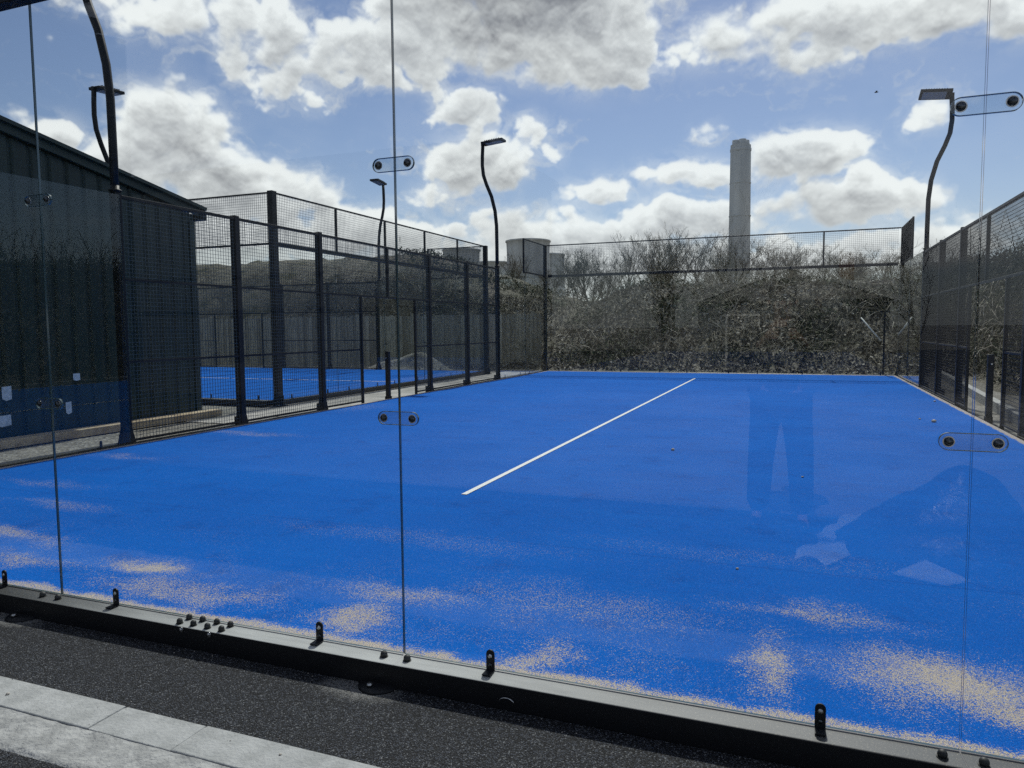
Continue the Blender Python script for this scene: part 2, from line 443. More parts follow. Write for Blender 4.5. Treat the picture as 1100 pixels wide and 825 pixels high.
# ground cover on the bank : dead leaves, bramble arcs, ivy (uncountable)
def scatter_quads(name, mat, n, region, size, seed, lift=(0, .25), label=None, dens=None):
    rnd = random.Random(seed); mb = MB()
    k = 0
    while k < n:
        x = rnd.uniform(*region[0]); y = rnd.uniform(*region[1])
        if dens and rnd.random() > dens(x, y): continue
        h = H(x, y)
        if h < -.10: 
            k += 1; continue
        k += 1
        s = rnd.uniform(*size) * (1 + .02 * max(0, y - 20))
        c = Vector((x, y, h + rnd.uniform(*lift)))
        e = Euler((rnd.uniform(-1.2, 1.2), rnd.uniform(-1.2, 1.2), rnd.uniform(0, 6.3))).to_matrix()
        a = e @ Vector((s, 0, 0)); b = e @ Vector((0, s * rnd.uniform(.35, .7), 0))
        mb.add([c - a, c - b, c + a, c + b], [(0, 1, 2, 3)])
    o = mb.build(name, mat); o['kind'] = 'stuff'
    return tag(o, label, 'ground cover')
def arcs(name, mat, n, region, seed, label, L=(.5, 1.7), rad=(.006, .014), up=.5, dens=None):
    rnd = random.Random(seed); mb = MB(); k = 0
    while k < n:
        x = rnd.uniform(*region[0]); y = rnd.uniform(*region[1]); k += 1
        if dens and rnd.random() > dens(x, y): continue
        h = H(x, y)
        if h < -.06: continue
        an = rnd.uniform(0, 6.28); l = rnd.uniform(*L); hh = rnd.uniform(.1, up) * l
        r = rnd.uniform(*rad)
        pts = []
        for i in range(5):
            t = i / 4
            px = x + math.cos(an) * l * t; py = y + math.sin(an) * l * t
            pts.append((px + rnd.uniform(-.04, .04), py + rnd.uniform(-.04, .04), H(px, py) + .04 + hh * 4 * t * (1 - t) * rnd.uniform(.8, 1.2) + hh * t * .8))
        mb.tube(pts, [r, r, r * .8, r * .6, r * .3], 3, False)
    o = mb.build(name, mat); o['kind'] = 'stuff'
    return tag(o, label, 'ground cover')
nearcrest = lambda x, y: (1.0 if y < 31 else .45) if x > -11 else (1 if y < 28 else .0)
scatter_quads('leaf_litter', M['litter'], 52000, ((-22, 10), (21.4, 36)), (.03, .09), 1, (0, .10), 'brown dead leaves and rubbish littering the bank behind the courts', nearcrest)
patch = lambda x, y: smooth((mnoise.noise(Vector((x * .35, y * .35, 20))) + .08) * 5) * (.55 if y < 28 else .25)
scatter_quads('bank_greenery', M['ivy'], 26000, ((-20, 12), (22.5, 38)), (.03, .08), 2, (0, .35), 'dark green leaves growing in patches over the bank', patch)
arcs('brambles', M['bramble'], 3400, ((-24, 10), (21.6, 37)), 3, 'pale bare bramble stems tangled across the bank', dens=nearcrest)
arcs('crest_scrub', M['twigs'], 1700, ((-24, 9), (28.5, 37)), 4, 'thin bare scrub along the top of the bank', (.4, 1.0), (.005, .010), .8, lambda x, y: 0 if x < -10 else (.15 if x < -6.5 else .8))
rb = lambda x, y: 1.0 if x > 4.3 + .02 * (y - 10) else 0
scatter_quads('ivy_mass', M['ivy'], 44000, ((4.3, 12), (9, 34)), (.03, .075), 5, (0, .85), 'dark ivy leaves smothering the bank right of the court', rb)
arcs('ivy_stems', M['bramble'], 2600, ((4.4, 12), (9, 34)), 6, 'woody stems poking out of the ivy on the right bank', (.5, 1.4), (.006, .013), 1.1, rb)

# edging kerb outside the right fence
ek = MB(); y = 5.2
while y < 23:
    t = (y - 10) / 13
    ek.box((3.12 + .85 * t, y + .46, -.05), (.13, .905, .2), Matrix.Rotation(-.065, 3, 'Z')); y += .915
tag(ek.build('edging_kerb', M['kerb'], None, .006), None, None, None, 'structure')

# ------------------------------------------------------------------ court enclosures
PW = 2.03
def stadium(w, r, n=12):
    pts = []
    for k in range(n + 1):
        a = -math.pi / 2 + math.pi * k / n; pts.append((w / 2 + r * math.cos(a), r * math.sin(a)))
    for k in range(n + 1):
        a = math.pi / 2 + math.pi * k / n; pts.append((-w / 2 + r * math.cos(a), r * math.sin(a)))
    return pts
def stadium_solid(mb, w, r, cx, y0, y1, cz):
    P = stadium(w, r); n = len(P)
    vs = [(cx + a, y0, cz + b) for a, b in P] + [(cx + a, y1, cz + b) for a, b in P]
    return mb.add(vs, [tuple(range(n)), tuple(range(2 * n - 1, n - 1, -1))] + [(i, (i + 1) % n + 0, n + (i + 1) % n, n + i) for i in range(n)])
def stadium_ring(mb, w, r0, r1, cx, y0, y1, cz):
    A = stadium(w, r0); B = stadium(w, r1); n = len(A)
    vs = [(cx + a, y, cz + b) for y in (y0, y1) for L_ in (A, B) for a, b in L_]
    fs = []
    for i in range(n):
        j = (i + 1) % n
        fs += [(i, j, n + j, n + i), (2 * n + i, 3 * n + i, 3 * n + j, 2 * n + j), (n + i, n + j, 3 * n + j, 3 * n + i), (i, 2 * n + i, 2 * n + j, j)]
    return mb.add(vs, fs)
def ymat(c): return Matrix.Translation(Vector(c)) @ Matrix.Rotation(R(90), 4, 'X')   # lathe axis -> -y
def dome(c, r, h=None):
    h = h or r * .6
    return MB().lathe([(r, 0), (r, h * .3), (r * .86, h * .62), (r * .55, h * .9), (r * .05, h)], 16, ymat(c))
WIRE = [.0042]
def glass_panel(par, x0, x1, z0=.006, z1=3.0, gm='glass_far'):
    """one pane: face box with open-sided edge strips of darker edge glass"""
    g = .0025; t = .011
    o = MB().b2((x0 + g, 0, z0), (x1 - g, t, z1)).build('glass_panel', M[gm], par)
    o.data.materials.append(M['edge'])
    for p_ in o.data.polygons:
        if abs(p_.normal.y) < .5: p_.material_index = 1
    return o
def clamp(par, x, z, hi=True):
    mb = MB(); stadium_solid(mb, .132, .027, x, -.010, -.003, z)
    c = mb.build('clamp_plate', M['plate'], par)
    if hi:
        mb = MB(); stadium_ring(mb, .132, .0260, .0280, x, -.0112, -.002, z); mb.build('plate_rim', M['edge'], c)
    for s in (-1, 1):
        dome((x + s * .066, -.0115, z), .0140, .012).build('bolt', M['darksteel'], c)
        if hi: MB().lathe([(.0175, 0), (.0175, .0016)], 20, ymat((x + s * .066, -.0104, z))).build('washer', M['steel'], c)
    return c
def bracket(par, x):
    mb = MB(); P = []
    w, h = .0175, .088
    pts = [(-w, .0), (w, .0), (w, h - w)] + [(w * math.cos(a), h - w + w * math.sin(a)) for a in [math.pi * k / 8 for k in range(1, 8)]] + [(-w, h - w)]
    n = len(pts)
    vs = [(x + a, -.007, .003 + b) for a, b in pts] + [(x + a, -.0125, .003 + b) for a, b in pts]
    mb.add(vs, [tuple(range(n)), tuple(range(2 * n - 1, n - 1, -1))] + [(i, n + i, n + (i + 1) % n, (i + 1) % n) for i in range(n)])
    mb.b2((x - w, -.058, .003), (x + w, -.0127, .0085))
    o = mb.build('glass_bracket', M['black'], par)
    dome((x, -.0125, .003 + .063), .0095, .008).build('bolt', M['steel'], o)
    dome((x, -.0125, .003 + .026), .008, .006).build('bolt', M['darksteel'], o)
    return o
def mesh_panel(par, x0, x1, z0, z1, y=-.03, w=None, name='mesh_panel', pitch=.05):
    w = w or WIRE[0]
    mb = MB()
    k = x0 + pitch / 2
    while k < x1: mb.box((k, y, (z0 + z1) / 2), (w, w, z1 - z0)); k += pitch
    k = z0 + pitch / 2
    while k < z1: mb.box(((x0 + x1) / 2, y + w, k), (x1 - x0, w, w)); k += pitch
    return mb.build(name, M['wire' if w < .005 else 'wire_dark'], par)
def rail(par, x0, x1, z, s=.035, y=-.03, name='rail', sy=None):
    return MB().box(((x0 + x1) / 2, y, z), (abs(x1 - x0), sy or s, s)).build(name, M['black'], par, .004)
def post(par, x, z1=3.02, w=.09, d=.10, y=-.055, foot=True):
    mb = MB(); mb.b2((x - w / 2, y - d / 2, -.1), (x + w / 2, y + d / 2, z1))
    o = mb.build('post', M['black'], par, .006)
    if foot:
        f = MB()
        for sy in (-1, 1):
            vs = []
            for zz, ww in ((-.10, .125), (-.03, .115), (.20, w / 2 + .004)):
                vs += [(x - ww, y - .006 + sy * .03, zz), (x + ww, y - .006 + sy * .03, zz), (x + ww, y + .006 + sy * .03, zz), (x - ww, y + .006 + sy * .03, zz)]
            f.add(vs, [(3, 2, 1, 0), (0, 1, 5, 4), (1, 2, 6, 5), (2, 3, 7, 6), (3, 0, 4, 7), (4, 5, 9, 8), (5, 6, 10, 9), (6, 7, 11, 10), (7, 4, 8, 11), (8, 9, 10, 11)])
        f.b2((x - .012, y - d / 2 - .07, -.1), (x + .012, y - d / 2, .10))
        f.b2((x - .13, y - .13, -.112), (x + .13, y + .13, -.098))
        f.build('post_foot', M['black'], o)
        for sx in (-1, 1):
            MB().lathe([(.014, 0), (.014, .02), (.004, .028)], 8, Matrix.Translation((x + sx * .1, y - .09, -.098))).build('anchor_bolt', M['steel'], o)
    return o
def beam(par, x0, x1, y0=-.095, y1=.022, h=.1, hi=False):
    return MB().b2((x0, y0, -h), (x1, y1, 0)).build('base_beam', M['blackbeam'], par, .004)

def upright(par, x, z0, z1, w=.03, y=-.03):
    return MB().b2((x - w / 2, y - w / 2, z0), (x + w / 2, y + w / 2, z1)).build('upright', M['black'], par, .003)

def end(name, label, loc, rz, near=False, ups=(), cw=.09):
    L = PW * 5
    W = thing(name, label, 'glass wall', loc, rz)
    beam(W, 0, L, -.095, .022)
    for i in range(5):
        glass_panel(W, i * PW, (i + 1) * PW, gm='glass' if near else 'glass_far')
        for xx in (i * PW + .40, (i + 1) * PW - .415): bracket(W, xx)
    for i in range(1, 5):
        for z in (1.004, 2.024): clamp(W, i * PW, z, near)
    rail(W, .05, L - .05, 2.995 if near else 3.035, .07 if near else .08, -.045 if near else -.035, 'top_rail')
    mesh_panel(W, .05, L - .05, 3.065, 4.0, -.035)
    rail(W, 0, L, 4.012, .03, -.035, 'upper_rail')
    for u in ups: upright(W, u, 3.063, 3.996, .045)
    for xx in (-.01 - cw / 2, L + .01 + cw / 2): post(W, xx, 4.03, cw, .12, -.06)
    return W
near_wall = end('near_glass_wall', 'large frameless glass wall nearest the camera on a low black steel beam', (-7.6, 0, 0), 0, True, [PW * i for i in (1, 2, 3, 4)])
far_wall = end('far_glass_wall', 'glass and mesh wall across the far end of the blue court', (2.55, 20, 0), math.pi, False, (2.55 - .62,))
nb_end = end('neighbour_glass_wall', 'glass and mesh end wall of the second court behind the left fence', (-9.5, 9.12, 0), R(90), False, (2.05, 4.1, 6.15, 8.2), .14)

def side(name, label, loc, rz, thin, short, gates=True, feet=True):
    W = thing(name, label, 'mesh fence', loc, rz)
    beam(W, .05, 4, -.20, .012); beam(W, 16, 19.95, -.20, .012)
    beam(W, 4, 8.03, -.07, .0); beam(W, 12, 16, -.07, .0)
    for a in (0, 16):
        for i in range(2):
            glass_panel(W, a + i * 2 + (.02 if a + i == 0 else 0), a + i * 2 + 2 - (.02 if a + i * 2 == 18 else 0), gm='glass')
            for xx in (a + i * 2 + .4, a + i * 2 + 1.6): bracket(W, xx)
        for z in (1.004, 2.024): clamp(W, a + 2, z, False)
    for a, b in ((.02, 2.0), (18.0, 19.98)):
        mesh_panel(W, a, b, 3.06, 4.0)
        rail(W, a, b, 4.01, .03); rail(W, a, b, 3.04, .04)
    for u in (2.0, 18.0): upright(W, u, 3.0, 4.03, .045)
    for a, b in ((4, 6), (6, 8), (12, 14), (14, 16)):
        mesh_panel(W, a + .05, b - .05, .01, 3.0)
        for z in (.03, 1.0, 2.0, 2.985): rail(W, a + .05, b - .05, z, .03 if z != 2.985 else .04)
    mesh_panel(W, 8.05, 11.95, 2.02, 3.0); rail(W, 8.05, 11.95, 2.985, .04); rail(W, 8.05, 11.95, 2.0, .035)
    for a, b in ((8.05, thin[0]), (thin[1], 11.95)):
        mesh_panel(W, a, b, .01, 1.98); rail(W, a, b, 1.0, .03); rail(W, a, b, .03, .03)
    for t in thin: upright(W, t, -.1, 1.99, .045)
    upright(W, short, 2.02, 2.97, .05)
    for s in (4, 6, 8, 12, 14, 16): post(W, s, 3.03)
    return W
left_side = side('left_side_fence', 'black mesh side fence with posts and glass ends left of the near court', (-7.6, 20, 0), R(-90), (8.7, 10.78), 9.8)
WIRE[0] = .0058
right_side = side('right_side_fence', 'black mesh side fence with posts and glass ends right of the near court', (2.55, 0, 0), R(90), (8.9, 11.2), 10.1)
WIRE[0] = .0042
nb_near = side('neighbour_near_fence', 'mesh and glass side fence of the second court nearest the shed', (-29.56, 9.1, 0), 0, (8.9, 11.1), 10)
nb_far = side('neighbour_far_fence', 'mesh and glass side fence on the far side of the second court', (-9.5, 19.3, 0), math.pi, (8.9, 11.1), 10)

# net posts
def net_post(loc, label):
    T = thing('net_post', label, 'net post', loc, 0, 'posts for the missing nets')
    MB().b2((-.04, -.04, 0), (.04, .04, .92)).build('pole', M['black'], T, .006)
    MB().b2((-.043, -.043, .921), (.043, .043, .935)).build('cap', M['black'], T, .004)
    f = MB().b2((-.1, -.08, -.1), (.1, .08, -.09))
    f.b2((-.045, -.06, -.089), (-.035, .06, .03)).b2((.035, -.06, -.089), (.045, .06, .03)); f.build('foot', M['black'], T)
    MB().b2((-.03, -.03, -.0895), (.03, .03, -.0005)).build('stub', M['black'], T)
    MB().lathe([(.012, 0), (.012, .05)], 10, Matrix.Translation((0, -.04, .8)) @ Matrix.Rotation(R(90), 4, 'X')).build('hook', M['steel'], T)
net_post((-7.66, 10.2, 0), 'short black net post in the gap of the left fence')
net_post((2.62, 9.85, 0), 'short black net post in the gap of the right fence')

# floodlights
def floodlight(loc, rz, label, tilt=0):
    T = thing('floodlight', label, 'floodlight', loc, rz, 'curved floodlights over the courts')
    P = [(0, -.055, -.0), (0, -.055, .5), (0, -.06, 1.1), (0, -.10, 1.5), (0, -.20, 1.9), (0, -.34, 2.22), (0, -.43, 2.48), (0, -.46, 2.75), (0, -.455, 3.0), (0, -.44, 3.27)]
    MB().tube(P, .048, 12).build('pole', M['black'], T)
    MB().lathe([(.075, 0), (.075, .02), (.052, .021), (.052, .07)], 14, Matrix.Translation((0, -.055, .012))).build('collar', M['black'], T)
    hd = MB(); rot = Matrix.Rotation(R(5), 3, 'X') @ Matrix.Rotation(R(tilt), 3, 'Y')
    hc = Vector((0, -.13, 3.335))
    hd.box(hc, (.30, .62, .06), rot)
    for i in range(9): hd.box(hc + rot @ Vector((0, -.2 + i * .05, .045)), (.26, .012, .03), rot)
    h = hd.build('lamp_head', M['black'], T, .006)
    MB().box(hc + rot @ Vector((0, .03, -.034)), (.24, .46, .009), rot).build('lens', M['lens'], h)
    MB().box((0, -.44, 3.295), (.07, .09, .07)).build('knuckle', M['black'], T, .008)
    return T
floodlight((-7.6, 4, 3.03), R(-90), 'nearest tall floodlight rising out of frame above the left glass panel')
floodlight((-7.6, 16, 3.03), R(-90), 'floodlight at the far left of the near court, in front of the cooling towers')
floodlight((2.55, 16, 3.03), R(90), 'floodlight on the right fence with its head pointing left', 22)
floodlight((-13.5, 9.1, 3.03), 0, 'floodlight showing above the roof of the dark shed')
floodlight((-13.4, 19.3, 3.03), math.pi, 'distant floodlight beyond the second court, left of the glass joint')

# rubber caps on the near beam
CAPS = [(-2.668, -.068), (-2.666, -.012), (-2.589, -.064), (-2.586, -.010), (-2.503, -.067), (-2.500, -.011), (-2.419, -.069), (-2.417, -.014)]
def cap(i, x, y, label, group, r=.0135):
    T = thing('rubber_cap', label, 'rubber cap', (x, y, 0), random.uniform(0, 6), group)
    MB().lathe([(r * .9, .003), (r * 1.04, .009), (r * .98, .016), (r * .78, .0215), (r * .45, .0248), (r * .05, .026)], 18).build('body', M['rubber'], T)
    MB().lathe([(r * 1.22, .0), (r * 1.22, .003)], 14).build('flange', M['rubber'], T)
lab = ['front row leftmost', 'back row leftmost', 'front row second', 'back row second', 'front row third', 'back row third', 'front row rightmost', 'back row rightmost']
for i, (x, y) in enumerate(CAPS):
    cap(i, x, y, 'small black rubber cap in the cluster on the beam, %s' % lab[i], 'loose rubber caps on the beam')
for x, y, l in ((-3.616, -.045, 'left of the leftmost glass joint'), (-3.505, -.045, 'right at the foot of the leftmost glass joint'),
             (-1.582, -.04, 'left of the middle glass joint'), (-1.472, -.04, 'at the foot of the middle glass joint'),
             (.462, -.05, 'left at the foot of the right glass joint'), (.575, -.055, 'in the bottom right corner of the picture')):
    cap(0, x, y, 'black rubber bolt cap on the beam, ' + l, 'bolt caps beside the glass joints', .0145)
for x, l in ((-2.63, 'left'), (-2.465, 'right')):
    T = thing('bolt_head', '%s silver bolt head on the front of the beam below the caps' % l, 'bolt', (x, -.0965, -.012), 0, 'silver bolt heads')
    MB().lathe([(.012, 0), (.012, .003)], 16, ymat((0, 0, 0))).build('washer', M['steel'], T)
    dome((0, -.003, 0), .0085, .007).build('head', M['steel'], T)
tag(MB().tube([(-1.005 + .03 * math.cos(a), -.104, -.062 + .017 * math.sin(a)) for a in [math.pi * k / 8 for k in range(9)]], .0028, 6).build('wire_hook', M['steel']), 'tiny curved wire hook hanging on the front of the black beam', 'hook')
for x, y, l in ((-3.70, -.085, 'left'), (-1.578, -.085, 'middle')):
    T = thing('levelling_foot', 'round black levelling foot half under the beam by the %s glass joint' % l, 'levelling foot', (x, y, -.1), 0, 'levelling feet under the beam')
    MB().lathe([(.088, 0), (.088, .006), (.082, .010), (.02, .012)], 36).build('disc', M['black'], T)
    MB().lathe([(.014, .0121), (.014, .022), (.009, .026)], 8, Matrix.Translation((-.02, -.045, 0))).build('nut', M['steel'], T)

# pebbles / crumbs on turf
random.seed(11)
def pebble(x, y, r, l, z=-.008):
    me = bpy.data.meshes.new('pebble'); bm = bmesh.new(); bmesh.ops.create_icosphere(bm, subdivisions=2, radius=r)
    for v in bm.verts: v.co = v.co * (1 + .35 * mnoise.noise(v.co / r * 1.3 + Vector((x * 9, y, 0)))); v.co.z *= .6
    bm.to_mesh(me); bm.free(); me.materials.append(M['stone'])
    for p_ in me.polygons: p_.use_smooth = True
    o = bpy.data.objects.new('pebble', me); COL.objects.link(o); o.location = (x, y, z + r * .5)
    tag(o, l, 'pebble', 'pebbles on the turf')
pebble(-.288, 1.645, .009, 'small round pebble on the blue turf left of the reflected scrap')
pebble(-1.275, 5.62, .022, 'flat stone chip on the turf right of the centre line')
pebble(2.317, 12.4, .02, 'pale crumb on the turf close to the right fence gap')
pebble(1.822, 9.2, .035, 'largest pale stone lying on the turf near the right clamp')
pebble(1.687, 9.5, .018, 'tiny dark chip beside the largest pale stone')
pebble(.069, 4.495, .012, 'tiny pale crumb between the line and the right clamp')

for x, y, r, l in ((-2.93, -.70, .008, 'tiny dark stone on the kerb at lower left'), (-1.62, -.66, .005, 'speck of black stone on the kerb near its right end')):
    pebble(x, y, r, l, -.088); bpy.data.objects[-1] if False else None
random.seed(21)
gm = MB()
for k in range(900):
    x = random.uniform(-4.6, 1.2); y = random.choice((random.uniform(-1.06, -.93), random.uniform(-.60, -.55), random.uniform(-.6, -.1), random.uniform(-.95, -.6) if random.random() < .12 else -.97))
    r = random.uniform(.0015, .0045); z = -.097 if y > -.59 or y < -.94 else -.087
    q = [Vector((math.cos(a) * r * random.uniform(.6, 1.2), math.sin(a) * r * random.uniform(.6, 1.2), random.uniform(-.3, .3) * r)) for a in (0, 2.1, 4.2)]
    c = Vector((x, y, z)); top_ = c + Vector((0, 0, r * .9))
    gm.add([c + q[0], c + q[1], c + q[2], top_], [(0, 1, 3), (1, 2, 3), (2, 0, 3)])
go = gm.build('grit', M['stone']); go['kind'] = 'stuff'; tag(go, 'loose grit and crumbs scattered along the kerb and tarmac', 'grit')
# stickers on the left side glass (paper labels)
for y, z, w, h, l in ((2.52, .74, .10, .15, 'shield shaped paper sticker, leftmost on the side glass'), (3.316, .86, .085, .085, 'small square sticker, highest on the side glass'),
                   (3.20, .52, .07, .14, 'upright oblong sticker low on the side glass'), (2.47, .46, .16, .12, 'torn wide sticker at the left edge of the picture')):
    T = MB(); P = [(-w / 2, -h / 2 * .7), (-w * .1, -h / 2), (w / 2, -h / 2 * .8), (w / 2, h / 2), (-w / 2, h / 2 * .94)]
    T.add([(-7.586, y + a, z + b) for a, b in P], [(0, 1, 2, 3, 4)])
    tag(T.build('sticker', M['paper']), l, 'sticker', 'paper stickers on the side glass')

# ------------------------------------------------------------------ shed
S = thing('shed', 'dark green corrugated metal shed with sloping roofline behind the left fence', 'shed', (-9.62, 7.2, -.1))
def zroof(y): return 3.43 - .187 * y        # y local (0 at the far corner, negative towards the camera), z above -.1
mb = MB(); y = 0.0; prof = []
while y > -13:
    prof += [(y, 0), (y - .17, 0), (y - .20, .035), (y - .23, .035)]; y -= .26
vs = []; fs = []
for i, (yy, dx) in enumerate(prof):
    vs += [(-.0 - dx, yy, .02), (-.0 - dx, yy, zroof(yy))]
for i in range(len(prof) - 1): fs.append((2 * i, 2 * i + 1, 2 * i + 3, 2 * i + 2))
mb.add(vs, fs); mb.build('gable_wall', M['shed'], S)
mb = MB(); xx = -.001; prof = []
while xx > -14:
    prof += [(xx, 0), (xx - .17, 0), (xx - .20, .035), (xx - .23, .035)]; xx -= .26
vs = []; fs = []
for (xl, dy) in prof: vs += [(xl, -dy, .02), (xl, -dy, 3.40)]
for i in range(len(prof) - 1): fs.append((2 * i, 2 * i + 2, 2 * i + 3, 2 * i + 1))
mb.add(vs, fs); mb.build('rear_wall', M['shed'], S)
rm = Matrix.Rotation(-math.atan(.187), 3, 'X')
MB().box((-7, -6.42, zroof(-6.42) + .15), (14.3, 13.45, .05), rm).build('roof', M['shed'], S)
MB().box((.06, -6.42, zroof(-6.42) + .075), (.05, 13.5, .13), rm).build('fascia', M['shed'], S, .004)
MB().b2((-14.1, .09, 3.35), (.13, .21, 3.47)).build('gutter', M['black'], S, .02)
MB().b2((.02, -.085, .02), (.032, .02, 3.33)).build('corner_flashing', M['shed'], S)
tag(MB().b2((-9.59, -4, -.11), (-9.36, 7.45, .0)).build('timber_edging', M['timber'], None, .006), 'pale timber edging along the foot of the dark shed', 'timber edging')

# ------------------------------------------------------------------ board fence on the left behind the second court
F = thing('board_fence', 'weathered timber board fence below the bank on the left', 'fence', (-34, 22.6, -.12))
mb = MB(); random.seed(5)
x = 0
while x < 25.2:
    h = 2.02 + random.uniform(-.03, .03)
    mb.box((x + .07, random.uniform(-.008, .008), h / 2), (.135, .02, h), Matrix.Rotation(random.uniform(-.01, .01), 3, 'Y')); x += .15
mb.build('boards', M['boards'], F)
for k in range(11): MB().b2((k * 2.5 - .05, .02, 0), (k * 2.5 + .05, .12, 2.1)).build('fence_post', M['boards'], F)
for z in (.5, 1.55): MB().b2((-.0, .02, z), (25.2, .06, z + .09)).build('fence_rail', M['boards'], F)

# gravel heap
def heap(name, cx, cy, rx, ry, h, mat, label, cat, seed, n=46, z0=-.125):
    mb = MB(); sd = Vector((seed, seed * 2, 0))
    for i in range(n + 1):
        for j in range(n + 1):
            u = i / n * 2 - 1; v = j / n * 2 - 1
            r = math.sqrt(u * u + v * v)
            zz = h * smooth(1 - r) * (1 + .5 * mnoise.noise(Vector((u * 2, v * 2, 0)) + sd)) + (.06 * h * mnoise.noise(Vector((u * 9, v * 9, 1)) + sd) if r < 1 else 0)
            mb.v.append((cx + u * rx, cy + v * ry, z0 + max(-.01, zz)))
    for i in range(n):
        for j in range(n):
            a = i * (n + 1) + j; mb.f.append((a, a + n + 1, a + n + 2, a + 1)); mb.sm.append(True)
    return tag(mb.build(name, mat), label, cat)
heap('gravel_heap', -13.2, 21.2, 2.4, 1.1, .55, M['ground'], 'pale grey gravel heap beyond the second court', 'gravel heap', 4)

# leaning pale pole and steel stake beyond the far wall
tag(MB().tube([(1.83, 23.0, 1.62), (2.1, 22.75, 1.25), (2.38, 22.6, .9)], [.02, .022, .024], 8).build('fallen_pole', M['white']), 'short pale pole leaning on the bank beyond the far glass', 'pole')
T = thing('steel_stake', 'thin dark T-topped stake standing just behind the far glass wall', 'stake', (2.24, 20.35, -.12))
MB().b2((-.022, -.022, 0), (.022, .022, 1.85)).build('shaft', M['black'], T)
MB().b2((-.12, -.025, 1.851), (.12, .025, 1.90)).build('crossbar', M['black'], T)

# ------------------------------------------------------------------ power station on the horizon
def cooling_tower(x, y, h, r, label):
    T = thing('cooling_tower', label, 'cooling tower', (x, y, 0), 0, 'distant cooling towers')
    prof = []
    for i in range(15):
        t = i / 14; z = .08 * h + t * .92 * h
        rr = r * math.sqrt(1 + ((t - .82) / .62) ** 2 * .62) 
        prof.append((rr, z))
    prof += [(prof[-1][0] + 1.1, h + .1), (prof[-1][0] + 1.1, h + 2.2), (prof[-1][0] - 1.5, h + 2.3), (prof[-1][0] - 2.5, h - 6)]
    MB().lathe(prof, 64).build('shell', M['tower'], T)
    mb = MB()
    for k in range(32):
        a = 2 * math.pi * k / 32; mb.tube([(prof[0][0] * 1.05 * math.cos(a), prof[0][0] * 1.05 * math.sin(a), 0), (prof[0][0] * math.cos(a + .1), prof[0][0] * math.sin(a + .1), .082 * h)], 1.0, 5)
    mb.build('leg_ring', M['tower'], T)
cooling_tower(-328, 900, 112, 27.5, 'largest distant cooling tower, right of the left far floodlight')
cooling_tower(-352, 1060, 110, 22, 'cooling tower half hidden behind the largest one')
cooling_tower(-423, 900, 105, 24, 'leftmost distant cooling tower above the second court fence')
cooling_tower(-424, 1010, 97, 25, 'lower cooling tower beside the leftmost one, behind the fence corner')
C = thing('chimney', 'tall grey fluted power station chimney above the bare trees', 'chimney', (-44.3 * 1.4, 600 * 1.4, 0))
n_ = 4; prof = []
rr = 11.2; mb = MB()
for z, k in ((0, 1.12), (60, 1.05), (120, 1.0), (196, .95)):
    for a in range(96):
        an = 2 * math.pi * a / 96
        r_ = rr * k * (1 - .10 * abs(math.cos(an * 2 + .35)) ** 12)
        mb.v.append((r_ * math.cos(an), r_ * math.sin(an), z))
for i in range(3):
    for a in range(96):
        mb.f.append((i * 96 + a, i * 96 + (a + 1) % 96, (i + 1) * 96 + (a + 1) % 96, (i + 1) * 96 + a)); mb.sm.append(True)
mb.build('windshield', M['tower'], C)
for k in range(4):
    a = math.pi / 2 * k + .4
    MB().lathe([(4.1, 190), (4.1, 201.0), (3.5, 201.2), (3.4, 198)], 24, Matrix.Translation((5.1 * math.cos(a), 5.1 * math.sin(a), 0))).build('flue', M['tower'], C)
MB().lathe([(rr * .955, 189), (rr * .99, 189.5), (rr * .99, 192), (rr * .955, 192.5)], 48).build('band', M['tower'], C)

for z in (40, 80, 120, 155): MB().lathe([(rr * 1.03 * (1.08 - z * .0008), z), (rr * 1.05 * (1.08 - z * .0008), z + .3), (rr * 1.05 * (1.08 - z * .0008), z + 1.0), (rr * 1.03 * (1.08 - z * .0008), z + 1.3)], 48).build('platform_ring', M['tower'], C)
# ------------------------------------------------------------------ bare trees
def tree_proto(seed, h):
    rnd = random.Random(seed); tr = MB(); br = MB()
    def limb(p, d, l, r, lev, mb):
        n = 4 if lev < 2 else 3
        pts = [p.copy()]; q = p.copy(); dd = d.copy()
        for i in range(n):
            dd = (dd + Vector((rnd.uniform(-1, 1), rnd.uniform(-1, 1), rnd.uniform(-.1, .6))) * (.16 if lev < 2 else .2)).normalized()
            q = q + dd * l / n; pts.append(q.copy())
        rad = [max(.004, r * (1 - .7 * i / n)) for i in range(n + 1)]
        mb.tube(pts, rad, 6 if lev == 0 else (4 if lev == 1 else 3), False)
        if lev >= 4: return
        cnt = (rnd.randint(8, 10), rnd.randint(5, 7), rnd.randint(4, 5), rnd.randint(2, 3))[lev]
        for k in range(cnt):
            t = rnd.uniform(.18 if lev == 0 else .2, 1.0); f = t * n; i = min(n - 1, int(f)); a = pts[i].lerp(pts[i + 1], f - i)
            dv = (pts[i + 1] - pts[i]).normalized()
            side_ = Vector((rnd.uniform(-1, 1), rnd.uniform(-1, 1), rnd.uniform(-.2, .5))).normalized()
            nd = (dv * rnd.uniform(.6, 1.0) + side_ * rnd.uniform(.4, .85) + Vector((0, 0, .2))).normalized()
            limb(a, nd, l * rnd.uniform(.42, .62), max(.005, r * .45 * (1.1 - .5 * t)), lev + 1, br)
    stems = rnd.randint(1, 3)
    for s in range(stems):
        d = Vector((rnd.uniform(-.3, .3), rnd.uniform(-.3, .3), 1)).normalized()
        limb(Vector((rnd.uniform(-.15, .15), rnd.uniform(-.15, .15), -.2)), d, h * rnd.uniform(.55, .75), .075, 0, tr)
    T = thing('bare_tree', 'bare tree', 'tree', (0, 0, 0))
    tr.build('trunk', M['stem'], T); br.build('crown', M['twigs'], T)
    return T
